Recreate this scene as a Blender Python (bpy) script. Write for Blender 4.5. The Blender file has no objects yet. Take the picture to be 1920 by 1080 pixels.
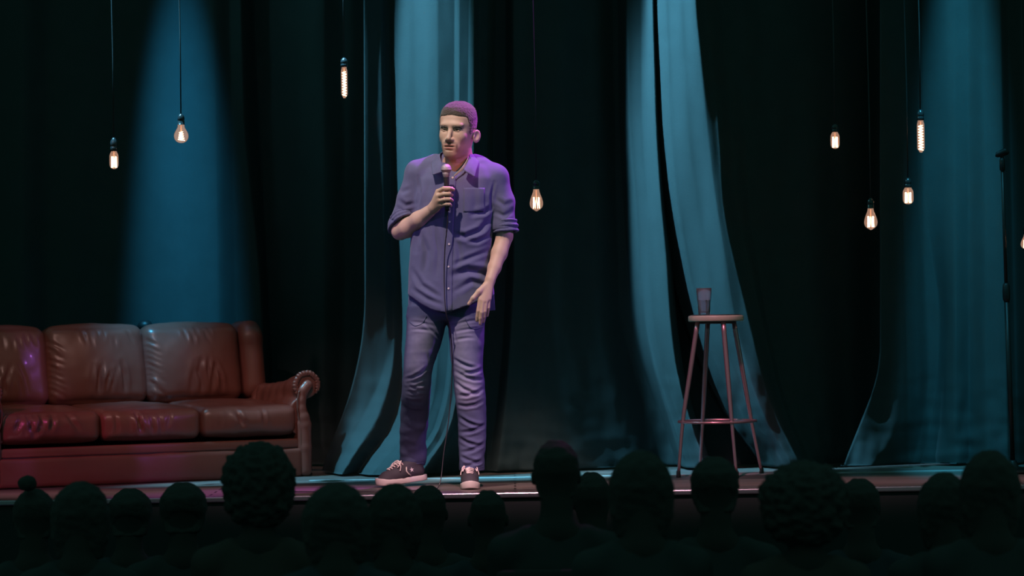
import bpy, bmesh, math, random
import numpy as np
from mathutils import Matrix, Vector, Euler, noise

random.seed(7)
rng = np.random.default_rng(7)
scn = bpy.context.scene
COL = scn.collection

# ---------------------------------------------------------------- camera
FPX = 5460.0                      # focal length in pixels of the 1920 px wide frame
CAM_D, CAM_H = 14.0, 0.833
ROLL = math.radians(-0.9)
PITCH = math.atan((590 - 540) / FPX)
cam_data = bpy.data.cameras.new('camera')
cam = bpy.data.objects.new('camera', cam_data)
COL.objects.link(cam)
cam_data.sensor_width = 36.0
cam_data.lens = FPX / 1920 * 36.0
CAM_M = Matrix.Translation((0, -CAM_D, CAM_H)) @ Matrix.Rotation(math.pi / 2 + PITCH, 4, 'X') @ Matrix.Rotation(ROLL, 4, 'Z')
cam.matrix_world = CAM_M
cam_data.dof.use_dof = True
cam_data.dof.focus_distance = CAM_D
cam_data.dof.aperture_fstop = 2.4
cam_data.clip_end = 200
scn.camera = cam

# ---------------------------------------------------------------- view / world
scn.view_settings.view_transform = 'Standard'
scn.view_settings.look = 'None'
scn.view_settings.gamma = 1.0
scn.view_settings.use_curve_mapping = False
scn.view_settings.exposure = 0.0
w = bpy.data.worlds.new('world')
scn.world = w
w.use_nodes = True
w.node_tree.nodes['Background'].inputs['Color'].default_value = (0.28, 1.0, 0.86, 1)
w.node_tree.nodes['Background'].inputs['Strength'].default_value = 0.130

# ---------------------------------------------------------------- stage lights
def aim(o, target):
    d = Vector(target) - o.location
    o.rotation_euler = d.to_track_quat('-Z', 'Y').to_euler()

def spot(name, loc, target, power, color, size_deg, blend=0.4, sx=1.0, sy=1.0, radius=0.05):
    l = bpy.data.lights.new(name, 'SPOT')
    l.energy = power; l.color = color
    l.spot_size = math.radians(size_deg); l.spot_blend = blend
    l.shadow_soft_size = radius
    o = bpy.data.objects.new(name, l); COL.objects.link(o)
    o.location = loc
    aim(o, target)
    o.scale = (sx, sy, 1)
    return o

TEAL = (0.19, 0.62, 0.90)
# front of house
spot('key_light', (-2.0, -4.3, 8.0), (-0.32, 0.02, 0.98), 2850, (1.0, 0.80, 0.72), 10.5, 0.5, 0.60, 1.0, 0.08)
spot('purple_side_light', (4.6, -1.7, 3.0), (-0.28, 0.1, 0.98), 430, (0.50, 0.16, 1.0), 19, 0.5, 0.30, 1, 0.08)
spot('purple_left_light', (-4.8, -2.2, 2.4), (-0.30, 0.1, 0.95), 170, (0.55, 0.16, 1.0), 14, 0.8, 0.4, 1, 0.08)
spot('pink_side_light', (0.9, -5.0, 0.75), (-0.23, 0.0, 1.555), 300, (1.0, 0.22, 0.17), 3.2, 0.8, 1, 1, 0.05)
spot('magenta_rim_light', (1.15, 0.95, 4.4), (-0.25, 0.1, 1.62), 1250, (0.72, 0.10, 1.0), 20, 0.7, 1, 1, 0.05)
spot('sofa_key_light', (-0.7, -4.5, 5.4), (-1.68, 1.2, 0.52), 600, (1.0, 0.60, 0.54), 23, 0.9, 1.05, 0.38, 0.06)
spot('sofa_magenta_light', (-4.6, -4.0, 3.4), (-2.42, 0.3, 0.27), 520, (1.0, 0.10, 0.42), 12, 1.0, 1, 1, 0.06)
spot('sofa_top_light', (-2.2, 1.0, 4.6), (-1.9, 1.7, 0.7), 40, (0.35, 0.5, 1.0), 34, 0.8, 1.2, 0.6, 0.05)
spot('sofa_wing_light', (-3.4, -2.4, 3.6), (-1.25, 1.6, 0.60), 120, (1.0, 0.62, 0.60), 12, 0.8, 1.0, 1.0, 0.04)
spot('stool_light', (0.0, -2.6, 5.2), (1.02, 0.72, 0.36), 850, (1.0, 0.38, 0.55), 11, 0.8, 0.5, 1.0, 0.08)
spot('floor_pink_light', (0.3, -4.6, 4.4), (0.3, 0.06, 0.0), 1700, (1.0, 0.55, 0.66), 66, 0.5, 1.0, 0.08, 0.1)
spot('curtain_wash', (-3.6, 0.2, 5.0), (1.6, 1.5, 1.4), 190, (0.22, 0.75, 0.85), 58, 0.7, 1.0, 1.0, 0.1)
spot('audience_back_light', (1.2, 1.0, 4.2), (0.16, -3.2, 0.38), 120, (0.9, 0.08, 0.75), 6, 0.6, 1, 1, 0.05)

# ---------------------------------------------------------------- pixel <-> world helpers
CR = np.array(CAM_M.to_3x3())
CO = np.array([0, -CAM_D, CAM_H])
def ray(px, py):
    d = CR @ np.array([(px - 960) / FPX, -(py - 540) / FPX, -1.0])
    return d
def P(px, py, Y):
    """point seen at that place of the photograph that stands at depth Y"""
    d = ray(px, py); t = (Y - CO[1]) / d[1]
    return CO + d * t
def PF(px, py, z=0.0):
    d = ray(px, py); t = (z - CO[2]) / d[2]
    return CO + d * t

# ---------------------------------------------------------------- object helpers
def link(name, mesh, mat=None, parent=None, smooth=True, offset=None):
    o = bpy.data.objects.new(name, mesh); COL.objects.link(o)
    if mat is not None:
        mesh.materials.append(mat)
    if smooth:
        mesh.polygons.foreach_set('use_smooth', [True] * len(mesh.polygons))
    if parent is not None:
        o.parent = parent
    return o
def tag(o, label=None, cat=None, group=None, kind=None):
    if label: o['label'] = label
    if cat: o['category'] = cat
    if group: o['group'] = group
    if kind: o['kind'] = kind
    return o
def empty(name, loc, rz=0.0, label=None, cat=None, group=None):
    o = bpy.data.objects.new(name, None); COL.objects.link(o)
    o.location = loc; o.rotation_euler = (0, 0, rz); o.empty_display_size = 0.1
    return tag(o, label, cat, group)
def mesh_np(name, V, F):
    me = bpy.data.meshes.new(name)
    V = np.asarray(V, dtype=np.float32); F = np.asarray(F, dtype=np.int32)
    n = F.shape[1]
    me.vertices.add(len(V)); me.vertices.foreach_set('co', V.ravel())
    me.loops.add(F.size); me.loops.foreach_set('vertex_index', F.ravel())
    me.polygons.add(len(F)); me.polygons.foreach_set('loop_start', np.arange(0, F.size, n, dtype=np.int32))
    me.update(calc_edges=True); me.validate()
    return me
def normals_np(V, F):
    a = V[F[:, 1]] - V[F[:, 0]]; b = V[F[:, 2]] - V[F[:, 0]]
    fn = np.cross(a, b); N = np.zeros_like(V)
    for k in range(F.shape[1]):
        np.add.at(N, F[:, k], fn)
    return N / np.maximum(np.linalg.norm(N, axis=1, keepdims=True), 1e-12)
def set_mask(me, name, vals):
    a = me.attributes.new(name, 'FLOAT', 'POINT')
    a.data.foreach_set('value', np.asarray(vals, dtype=np.float32))
def bm_mesh(name, bm):
    me = bpy.data.meshes.new(name); bm.to_mesh(me); bm.free(); return me
def lathe(profile, seg=32, cap=True):
    """profile: (radius, z) from bottom to top"""
    V = []; F = []
    n = len(profile)
    for r, z in profile:
        for k in range(seg):
            a = 2 * math.pi * k / seg
            V.append((r * math.cos(a), r * math.sin(a), z))
    bm = bmesh.new()
    vs = [bm.verts.new(v) for v in V]
    for i in range(n - 1):
        for k in range(seg):
            k2 = (k + 1) % seg
            bm.faces.new((vs[i * seg + k], vs[i * seg + k2], vs[(i + 1) * seg + k2], vs[(i + 1) * seg + k]))
    if cap:
        bm.faces.new([vs[k] for k in reversed(range(seg))])
        bm.faces.new([vs[(n - 1) * seg + k] for k in range(seg)])
    return bm
def catmull(pts, per=8):
    pts = [np.asarray(p, float) for p in pts]
    if len(pts) < 3:
        return [pts[0] + (pts[-1] - pts[0]) * t for t in np.linspace(0, 1, per + 1)]
    Q = [2 * pts[0] - pts[1]] + pts + [2 * pts[-1] - pts[-2]]
    out = []
    for i in range(1, len(Q) - 2):
        for t in np.linspace(0, 1, per, endpoint=False):
            p0, p1, p2, p3 = Q[i - 1], Q[i], Q[i + 1], Q[i + 2]
            out.append(0.5 * (2 * p1 + (p2 - p0) * t + (2 * p0 - 5 * p1 + 4 * p2 - p3) * t * t + (3 * p1 - p0 - 3 * p2 + p3) * t ** 3))
    out.append(pts[-1])
    return out
def tube(pts, r, seg=10, cap=True):
    """swept tube, r scalar or list -> V, F(list of quads as tris avoided)"""
    pts = [Vector(p) for p in pts]; n = len(pts)
    rs = [r] * n if np.isscalar(r) else list(np.interp(np.linspace(0, 1, n), np.linspace(0, 1, len(r)), r))
    bm = bmesh.new(); rings = []
    t0 = (pts[1] - pts[0]).normalized()
    up = Vector((0, 0, 1)) if abs(t0.z) < 0.9 else Vector((1, 0, 0))
    nrm = t0.cross(up).normalized()
    for i, p in enumerate(pts):
        t = (pts[min(i + 1, n - 1)] - pts[max(i - 1, 0)]).normalized()
        nrm = (nrm - t * nrm.dot(t)).normalized(); b = t.cross(nrm)
        rings.append([bm.verts.new(p + (nrm * math.cos(a) + b * math.sin(a)) * rs[i]) for a in [2 * math.pi * k / seg for k in range(seg)]])
    for i in range(n - 1):
        for k in range(seg):
            k2 = (k + 1) % seg
            bm.faces.new((rings[i][k], rings[i][k2], rings[i + 1][k2], rings[i + 1][k]))
    if cap:
        bm.faces.new(list(reversed(rings[0]))); bm.faces.new(rings[-1])
    bmesh.ops.recalc_face_normals(bm, faces=bm.faces)
    return bm
def box(size, loc=(0, 0, 0), bevel=0.0, seg=2):
    bm = bmesh.new()
    bmesh.ops.create_cube(bm, size=1.0)
    bmesh.ops.scale(bm, vec=size, verts=bm.verts)
    if bevel > 0:
        bmesh.ops.bevel(bm, geom=list(bm.edges), offset=bevel, segments=seg, affect='EDGES', profile=0.5)
    bmesh.ops.translate(bm, vec=loc, verts=bm.verts)
    return bm
def merge(a, b):
    me = bpy.data.meshes.new('tmp'); b.to_mesh(me); b.free(); a.from_mesh(me); bpy.data.meshes.remove(me); return a

# ---------------------------------------------------------------- materials
def mat(name, color, rough=0.6, metal=0.0, bump=None, vary=None, spec=0.5, coat=0.0, emis=None, trans=0.0, ior=1.45, sheen=0.0):
    m = bpy.data.materials.new(name); m.use_nodes = True
    nt = m.node_tree; b = nt.nodes['Principled BSDF']
    b.inputs['Base Color'].default_value = (*color, 1)
    b.inputs['Roughness'].default_value = rough
    b.inputs['Metallic'].default_value = metal
    b.inputs['Specular IOR Level'].default_value = spec
    b.inputs['Coat Weight'].default_value = coat
    b.inputs['Sheen Weight'].default_value = sheen
    b.inputs['Transmission Weight'].default_value = trans
    b.inputs['IOR'].default_value = ior
    if emis:
        b.inputs['Emission Color'].default_value = (*emis[0], 1); b.inputs['Emission Strength'].default_value = emis[1]
    tc = nt.nodes.new('ShaderNodeTexCoord')
    if vary:      # (scale, amount)
        n = nt.nodes.new('ShaderNodeTexNoise'); n.inputs['Scale'].default_value = vary[0]; n.inputs['Detail'].default_value = 4
        nt.links.new(tc.outputs['Object'], n.inputs['Vector'])
        mx = nt.nodes.new('ShaderNodeMix'); mx.data_type = 'RGBA'
        mx.inputs['A'].default_value = (*[c * (1 - vary[1]) for c in color], 1)
        mx.inputs['B'].default_value = (*[min(1, c * (1 + vary[1])) for c in color], 1)
        nt.links.new(n.outputs['Fac'], mx.inputs['Factor']); nt.links.new(mx.outputs['Result'], b.inputs['Base Color'])
    if bump:      # (scale, strength, distance)
        n = nt.nodes.new('ShaderNodeTexNoise'); n.inputs['Scale'].default_value = bump[0]; n.inputs['Detail'].default_value = 3
        nt.links.new(tc.outputs['Object'], n.inputs['Vector'])
        bp = nt.nodes.new('ShaderNodeBump'); bp.inputs['Strength'].default_value = bump[1]; bp.inputs['Distance'].default_value = bump[2]
        nt.links.new(n.outputs['Fac'], bp.inputs['Height']); nt.links.new(bp.outputs['Normal'], b.inputs['Normal'])
    return m
def mask_mix(m, attr, color, prev=None):
    """lay a second colour over a material where a mesh attribute says so"""
    nt = m.node_tree; b = nt.nodes['Principled BSDF']
    a = nt.nodes.new('ShaderNodeAttribute'); a.attribute_name = attr
    mx = nt.nodes.new('ShaderNodeMix'); mx.data_type = 'RGBA'
    inp = b.inputs['Base Color']
    if inp.is_linked:
        s = inp.links[0].from_socket; nt.links.new(s, mx.inputs['A'])
    else:
        mx.inputs['A'].default_value = inp.default_value
    mx.inputs['B'].default_value = (*color, 1)
    nt.links.new(a.outputs['Fac'], mx.inputs['Factor']); nt.links.new(mx.outputs['Result'], inp)

M_curtain = mat('curtain_cloth', (0.032, 0.044, 0.046), 0.9, bump=(330, 0.45, 0.003), vary=(9, 0.12), spec=0.15, sheen=0.0)
def wood_floor_mat():
    m = mat('stage_boards', (0.16, 0.11, 0.10), 0.38, spec=0.5)
    nt = m.node_tree; b = nt.nodes['Principled BSDF']
    tc = nt.nodes.new('ShaderNodeTexCoord')
    mp = nt.nodes.new('ShaderNodeMapping'); mp.inputs['Scale'].default_value = (0.45, 1, 1)
    nt.links.new(tc.outputs['Object'], mp.inputs['Vector'])
    br = nt.nodes.new('ShaderNodeTexBrick'); br.inputs['Scale'].default_value = 1.0
    br.inputs['Brick Width'].default_value = 1.3; br.inputs['Row Height'].default_value = 0.11; br.inputs['Mortar Size'].default_value = 0.0022
    br.inputs['Color1'].default_value = (0.20, 0.15, 0.135, 1); br.inputs['Color2'].default_value = (0.11, 0.08, 0.07, 1); br.inputs['Mortar'].default_value = (0.02, 0.015, 0.015, 1)
    nt.links.new(mp.outputs['Vector'], br.inputs['Vector'])
    n = nt.nodes.new('ShaderNodeTexNoise'); n.inputs['Scale'].default_value = 6
    mp2 = nt.nodes.new('ShaderNodeMapping'); mp2.inputs['Scale'].default_value = (0.4, 8, 1)
    nt.links.new(tc.outputs['Object'], mp2.inputs['Vector']); nt.links.new(mp2.outputs['Vector'], n.inputs['Vector'])
    mx = nt.nodes.new('ShaderNodeMix'); mx.data_type = 'RGBA'; mx.blend_type = 'MULTIPLY'; mx.inputs['Factor'].default_value = 0.6
    nt.links.new(br.outputs['Color'], mx.inputs['A']); nt.links.new(n.outputs['Color'], mx.inputs['B'])
    nt.links.new(mx.outputs['Result'], b.inputs['Base Color'])
    return m
M_floor = wood_floor_mat()
M_black = mat('black_paint', (0.014, 0.018, 0.018), 0.8)
M_hall = mat('hall_carpet', (0.02, 0.025, 0.025), 0.95, bump=(60, 0.3, 0.004))
M_trim = mat('stage_nosing', (0.35, 0.30, 0.34), 0.25, metal=0.8)

# ================================================================ THE SETTING
STAGE_FRONT = PF(960, 922)[1]
M_strip = mat('floor_strip', (0.24, 0.25, 0.25), 0.5)
def struct(name, bm, m, loc=(0, 0, 0)):
    o = link(name, bm_mesh(name, bm), m, smooth=False); o.location = loc
    o['kind'] = 'structure'; return o
HALL_Z = -1.2
struct('floor', box((16, 5.6, 0.03), (0, STAGE_FRONT + 2.8, -0.015)), M_floor)
struct('wall_front', box((16, 0.12, -HALL_Z - 0.032), (0, STAGE_FRONT + 0.05, (HALL_Z - 0.032) / 2)), M_black)
struct('trim_1', box((16, 0.03, 0.026), (0, STAGE_FRONT - 0.016, -0.014), 0.006), M_trim)
struct('wall_back', box((16, 0.1, 7.2), (0, STAGE_FRONT + 5.7, 2.4)), M_black)
struct('trim_2', box((9.2, 0.10, 0.004), (3.55, 0.86, 0.002)), M_strip)
for nm, x in (('wall_left', -8.05), ('wall_right', 8.05)):
    struct(nm, box((0.1, 5.9, 7.2), (x, STAGE_FRONT + 2.8, 2.4)), M_black)
# the hall floor rises gently away from the stage
def hall_z(y):
    return HALL_Z + max(0.0, (STAGE_FRONT - 0.9 - y)) * 0.10
bm = bmesh.new()
ys = [STAGE_FRONT + 0.05, STAGE_FRONT - 0.9, -9.0]
top = [(x, y, hall_z(y)) for y in ys for x in (-6, 6)]
bot = [(x, y, HALL_Z - 0.3) for y in ys for x in (-6, 6)]
vt = [bm.verts.new(p) for p in top]; vb = [bm.verts.new(p) for p in bot]
for i in range(2):
    bm.faces.new((vt[2*i], vt[2*i+1], vt[2*i+3], vt[2*i+2])); bm.faces.new((vb[2*i], vb[2*i+2], vb[2*i+3], vb[2*i+1]))
    bm.faces.new((vt[2*i], vt[2*i+2], vb[2*i+2], vb[2*i])); bm.faces.new((vt[2*i+1], vb[2*i+1], vb[2*i+3], vt[2*i+3]))
bm.faces.new((vt[0], vb[0], vb[1], vt[1])); bm.faces.new((vt[4], vt[5], vb[5], vb[4]))
bmesh.ops.recalc_face_normals(bm, faces=bm.faces)
o = struct('floor_hall', bm, M_hall)

# ================================================================ CURTAINS
def pw(y, pts):
    ys_ = [p[0] for p in pts]; xs_ = [p[1] for p in pts]
    return np.interp(y, ys_, xs_)
def smooth_pw(y, pts, h=22):
    return sum(pw(y + k * h, pts) for k in (-2, -1, 0, 1, 2)) / 5.0
def curtain(columns, YB, label, group='hanging stage curtain panels', cols_per=14, thick=0.0015, seed=1):
    """columns: [(x(y) knots, bulge(y) knots)] in photograph heights; each knot list is [(y, value), ...].
    Lofted into a hanging cloth with real folds; bulge is in metres toward the hall."""
    NR = 110
    yy = np.concatenate([np.linspace(-140, 700, 55, endpoint=False), np.linspace(700, 896, NR - 55)])
    V = []
    for r, y in enumerate(yy):
        xs = np.array([smooth_pw(y, c[0]) for c in columns])
        ds = np.array([smooth_pw(y, c[1]) for c in columns])
        xs = np.maximum.accumulate(xs + np.arange(len(xs)) * 0.5)
        row = []
        for i in range(len(xs) - 1):
            for t in np.linspace(0, 1, cols_per, endpoint=False):
                s = 0.5 * (t * t * (3 - 2 * t)) + 0.5 * t
                row.append((xs[i] + (xs[i + 1] - xs[i]) * t, ds[i] + (ds[i + 1] - ds[i]) * s))
        row.append((xs[-1], ds[-1]))
        for (x, d) in row:
            low = max(0.0, (y - 560) / 330.0)
            n1 = noise.noise(Vector((x * 0.018 + seed, y * 0.0025, seed))) * 0.022
            n2 = noise.noise(Vector((x * 0.06 + seed, y * 0.018, 3.3))) * (0.002 + 0.010 * low)
            n3 = noise.noise(Vector((x * 0.02, y * 0.05, 7.7 + seed))) * 0.012 * low * low
            Y = YB - d - n1 - n2 - n3
            p = P(x, y, Y)
            if p[2] < 0.012: p[2] = 0.012
            if r == 0: p = np.array([p[0], p[1], 5.2])
            V.append(p)
    W_ = (len(columns) - 1) * cols_per + 1
    F = []
    for r in range(NR - 1):
        for k in range(W_ - 1):
            a = r * W_ + k
            F.append((a, a + 1, a + W_ + 1, a + W_))
    F = np.array(F)[:, ::-1]
    V = np.array(V); 
    me = mesh_np('stage_curtain', V, F)
    o = link('stage_curtain', me, M_curtain)
    md = o.modifiers.new('cloth', 'SOLIDIFY'); md.thickness = thick; md.offset = 0
    tag(o, label, 'curtain', group)
    return o
def C(x, d, **k):
    """column helper: x and d either a number or knots"""
    xk = [(0, x), (900, x)] if np.isscalar(x) else x
    dk = [(0, d), (900, d)] if np.isscalar(d) else d
    return (xk, dk)
YB = 1.42
# left: a broad dim blue swell behind the sofa, then dark folds up to the comedian
curtain([
    C(-260, 0.0), C(-150, .12), C(-60, .02), C(40, .10), C(90, .0), C(150, .0), C(205, -.02),
    C([(0, 228), (450, 240), (900, 255)], [(0, -.02), (900, .0)]),
    C([(0, 330), (900, 345)], [(0, .08), (900, .10)]),
    C([(0, 395), (900, 410)], [(0, .16), (900, .18)]),
    C([(0, 425), (900, 445)], [(0, .10), (900, .12)]),
    C([(0, 445), (250, 452), (500, 480), (900, 500)], .13),
    C([(0, 470), (900, 515)], -.02), C(555, .0), C(600, .04), C(640, -.02),
    C(690, -.06), C(765, -.12)],
    YB + 0.95, 'dark stage curtain panel hanging behind the brown leather sofa', seed=1)
# centre: the bright fold behind the comedian that sweeps down to the left
curtain([
    C([(0, 682), (600, 684), (700, 668), (800, 636), (860, 606), (900, 598)], [(0, .055), (560, .07), (760, -.03), (900, -.25)]),
    C([(0, 712), (600, 722), (675, 728), (741, 701), (846, 640), (900, 612)], [(0, .0), (580, .0), (760, .0), (900, .0)]),
    C([(0, 722), (600, 736), (700, 738), (827, 690), (862, 646), (900, 630)], [(0, -.05), (580, -.05), (780, .07), (900, .20)]),
    C([(0, 727), (300, 734), (450, 742), (600, 748), (700, 752), (780, 745), (850, 705), (875, 665), (900, 650)], [(0, -.06), (600, -.06), (750, .0), (900, .10)]),
    C([(0, 772), (450, 778), (600, 785), (700, 790), (780, 780), (850, 745), (880, 690), (900, 670)], [(0, .045), (600, .06), (800, .15), (900, .30)]),
    C([(0, 818), (450, 820), (600, 822), (700, 818), (780, 806), (850, 772), (880, 725), (900, 700)], [(0, .18), (800, .25), (900, .34)]),
    C([(0, 850), (450, 848), (600, 840), (700, 836), (780, 822), (850, 790), (880, 745), (900, 722)], [(0, .19), (800, .27), (900, .35)]),
    C([(0, 858), (450, 856), (600, 848), (700, 843), (780, 832), (850, 800), (885, 760), (900, 735)], [(0, .235), (900, .37)]),
    C([(0, 876), (450, 870), (600, 856), (700, 851), (780, 840), (850, 812), (885, 775), (900, 750)], [(0, .235), (900, .37)]),
    C([(0, 884), (300, 884), (500, 876), (600, 866), (700, 858), (780, 847), (830, 832), (873, 797), (900, 765)], [(0, .28), (900, .39)]),
    C([(0, 893), (300, 893), (500, 886), (600, 876), (700, 868), (780, 858), (830, 843), (873, 812), (900, 800)], [(0, .20), (900, .25)]),
    C([(0, 925), (600, 915), (780, 895), (900, 880)], [(0, .02), (900, .02)]),
    C([(0, 942), (500, 944), (655, 936), (780, 924), (862, 911), (900, 908)], .02),
    C([(0, 956), (500, 958), (655, 950), (780, 940), (862, 928), (900, 925)], .10),
    C([(0, 985), (900, 970)], .07), C(1040, .03), C([(0, 1100), (600, 1110), (800, 1150), (900, 1180)], [(0, -.09), (600, -.10), (900, -.13)]),
    C([(0, 1140), (400, 1148), (600, 1155), (700, 1180), (800, 1215), (900, 1235)], [(0, -.19), (600, -.21), (900, -.28)]),
    C([(0, 1148), (250, 1152), (400, 1160), (560, 1170), (640, 1180), (690, 1195), (760, 1222), (820, 1245), (900, 1268)], [(0, -.19), (600, -.20), (900, -.23)]),
    C([(0, 1166), (250, 1172), (400, 1186), (560, 1196), (640, 1206), (690, 1220), (760, 1242), (820, 1262), (900, 1285)], [(0, -.04), (600, .0), (900, .08)]),
    C([(0, 1192), (250, 1193), (400, 1205), (560, 1212), (640, 1222), (690, 1236), (760, 1256), (820, 1276), (900, 1298)], [(0, -.045), (400, .03), (900, .12)]),
    C([(0, 1213), (250, 1220), (400, 1230), (470, 1239), (560, 1243), (640, 1250), (720, 1262), (780, 1280), (820, 1295), (900, 1320)], [(0, .05), (400, .10), (900, .20)]),
    C([(0, 1219), (250, 1227), (400, 1238), (470, 1248), (560, 1254), (640, 1262), (720, 1275), (780, 1292), (820, 1306), (900, 1332)], [(0, -.04), (900, .04)])],
    YB, 'bright teal-lit stage curtain panel hanging directly behind the standing comedian', seed=2)
# right of the cleft: bright fold behind the stool
curtain([
    C([(0, 1200), (400, 1205), (600, 1222), (700, 1240), (800, 1270), (900, 1290)], -.12),
    C([(0, 1211), (250, 1217), (370, 1229), (470, 1245), (560, 1265), (620, 1285), (680, 1305), (760, 1345), (830, 1387), (862, 1425), (900, 1447)], -.12),
    C([(0, 1216), (250, 1222), (370, 1234), (470, 1250), (560, 1270), (620, 1290), (680, 1310), (760, 1350), (830, 1392), (862, 1430), (900, 1452)], [(0, .05), (900, .05)]),
    C([(0, 1248), (250, 1258), (370, 1268), (470, 1284), (560, 1302), (620, 1320), (680, 1342), (760, 1380), (830, 1420), (862, 1450), (900, 1472)], [(0, .17), (900, .19)]),
    C([(0, 1276), (250, 1290), (370, 1305), (470, 1320), (560, 1336), (620, 1350), (680, 1370), (760, 1402), (830, 1440), (862, 1466), (900, 1486)], [(0, .215), (900, .26)]),
    C([(0, 1300), (250, 1325), (370, 1338), (470, 1356), (560, 1368), (620, 1380), (680, 1396), (760, 1420), (830, 1455), (862, 1480), (900, 1500)], [(0, .245), (900, .31)]),
    C([(0, 1318), (250, 1345), (400, 1352), (600, 1400), (760, 1440), (900, 1512)], [(0, .20), (500, .28), (900, .28)]),
    C([(0, 1350), (400, 1380), (600, 1425), (760, 1462), (900, 1520)], [(0, .10), (500, .20), (900, .12)]),
    C([(0, 1385), (400, 1402), (600, 1432), (760, 1470), (900, 1530)], [(0, .08), (900, .06)]),
    C([(0, 1420), (600, 1465), (900, 1545)], -.01),
    C([(0, 1480), (600, 1510), (900, 1560)], -.07), C([(0, 1560), (900, 1590)], [(0, -.21), (800, -.21), (900, -.12)]), C([(0, 1640), (900, 1640)], [(0, -.35), (800, -.33), (900, -.2)]), C(1740, -.42)],
    YB + 0.06, 'teal-lit stage curtain panel hanging behind the tall stool', seed=3)
# far right panel behind the microphone stand
curtain([
    C([(0, 1650), (700, 1650), (900, 1570)], [(0, .13), (700, .12), (900, .10)]),
    C([(0, 1700), (700, 1690), (840, 1670), (900, 1600)], [(0, .02), (700, .04), (900, .14)]),
    C([(0, 1720), (400, 1722), (600, 1740), (724, 1740), (817, 1725), (867, 1712), (900, 1700)], [(0, -.06), (900, -.02)]),
    C([(0, 1728), (400, 1735), (585, 1762), (724, 1754), (817, 1740), (867, 1726), (900, 1715)], [(0, -.04), (900, -.02)]),
    C([(0, 1790), (900, 1790)], [(0, .08), (900, .12)]), C([(0, 1812), (900, 1815)], .085),
    C([(0, 1840), (900, 1850)], [(0, .16), (900, .20)]), C([(0, 1872), (900, 1886)], [(0, .20), (900, .24)]),
    C([(0, 1884), (900, 1905)], [(0, .08), (900, .12)]), C([(0, 1910), (900, 1925)], [(0, .0), (900, .0)]),
    C(1980, .04), C(2060, -.02), C(2180, .05)],
    YB + 0.02, 'teal-lit stage curtain panel at the far right behind the microphone stand', seed=4)

# teal beams hung above the stage in front of the cloth
def beam(px, py, power, dx=-2.6, dy=0.25, z=4.4, size=30, sx=0.3, color=TEAL, blend=0.6, sy=1.0, tz=None, YT=1.3, radius=0.04):
    t = P(px, py, YT)
    return spot('curtain_beam', (t[0] + dx, t[1] - dy - 0.3, z), tuple(t), power, color, size, blend, sx, sy, radius)
beam(335, 500, 2000, dx=-0.4, dy=2.3, z=4.6, size=42, sx=0.23, blend=1.0, color=(0.06, 0.55, 1.0), YT=2.2)
beam(812, 560, 2900, dx=-2.3, dy=0.75, size=56, sx=0.17, blend=0.5)
beam(1275, 540, 3900, dx=-2.4, dy=0.80, size=54, sx=0.17, blend=0.5)
beam(1806, 520, 1250, dx=-0.5, dy=1.9, z=4.8, size=44, sx=0.20, blend=0.8, color=(0.08, 0.66, 1.0))

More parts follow.
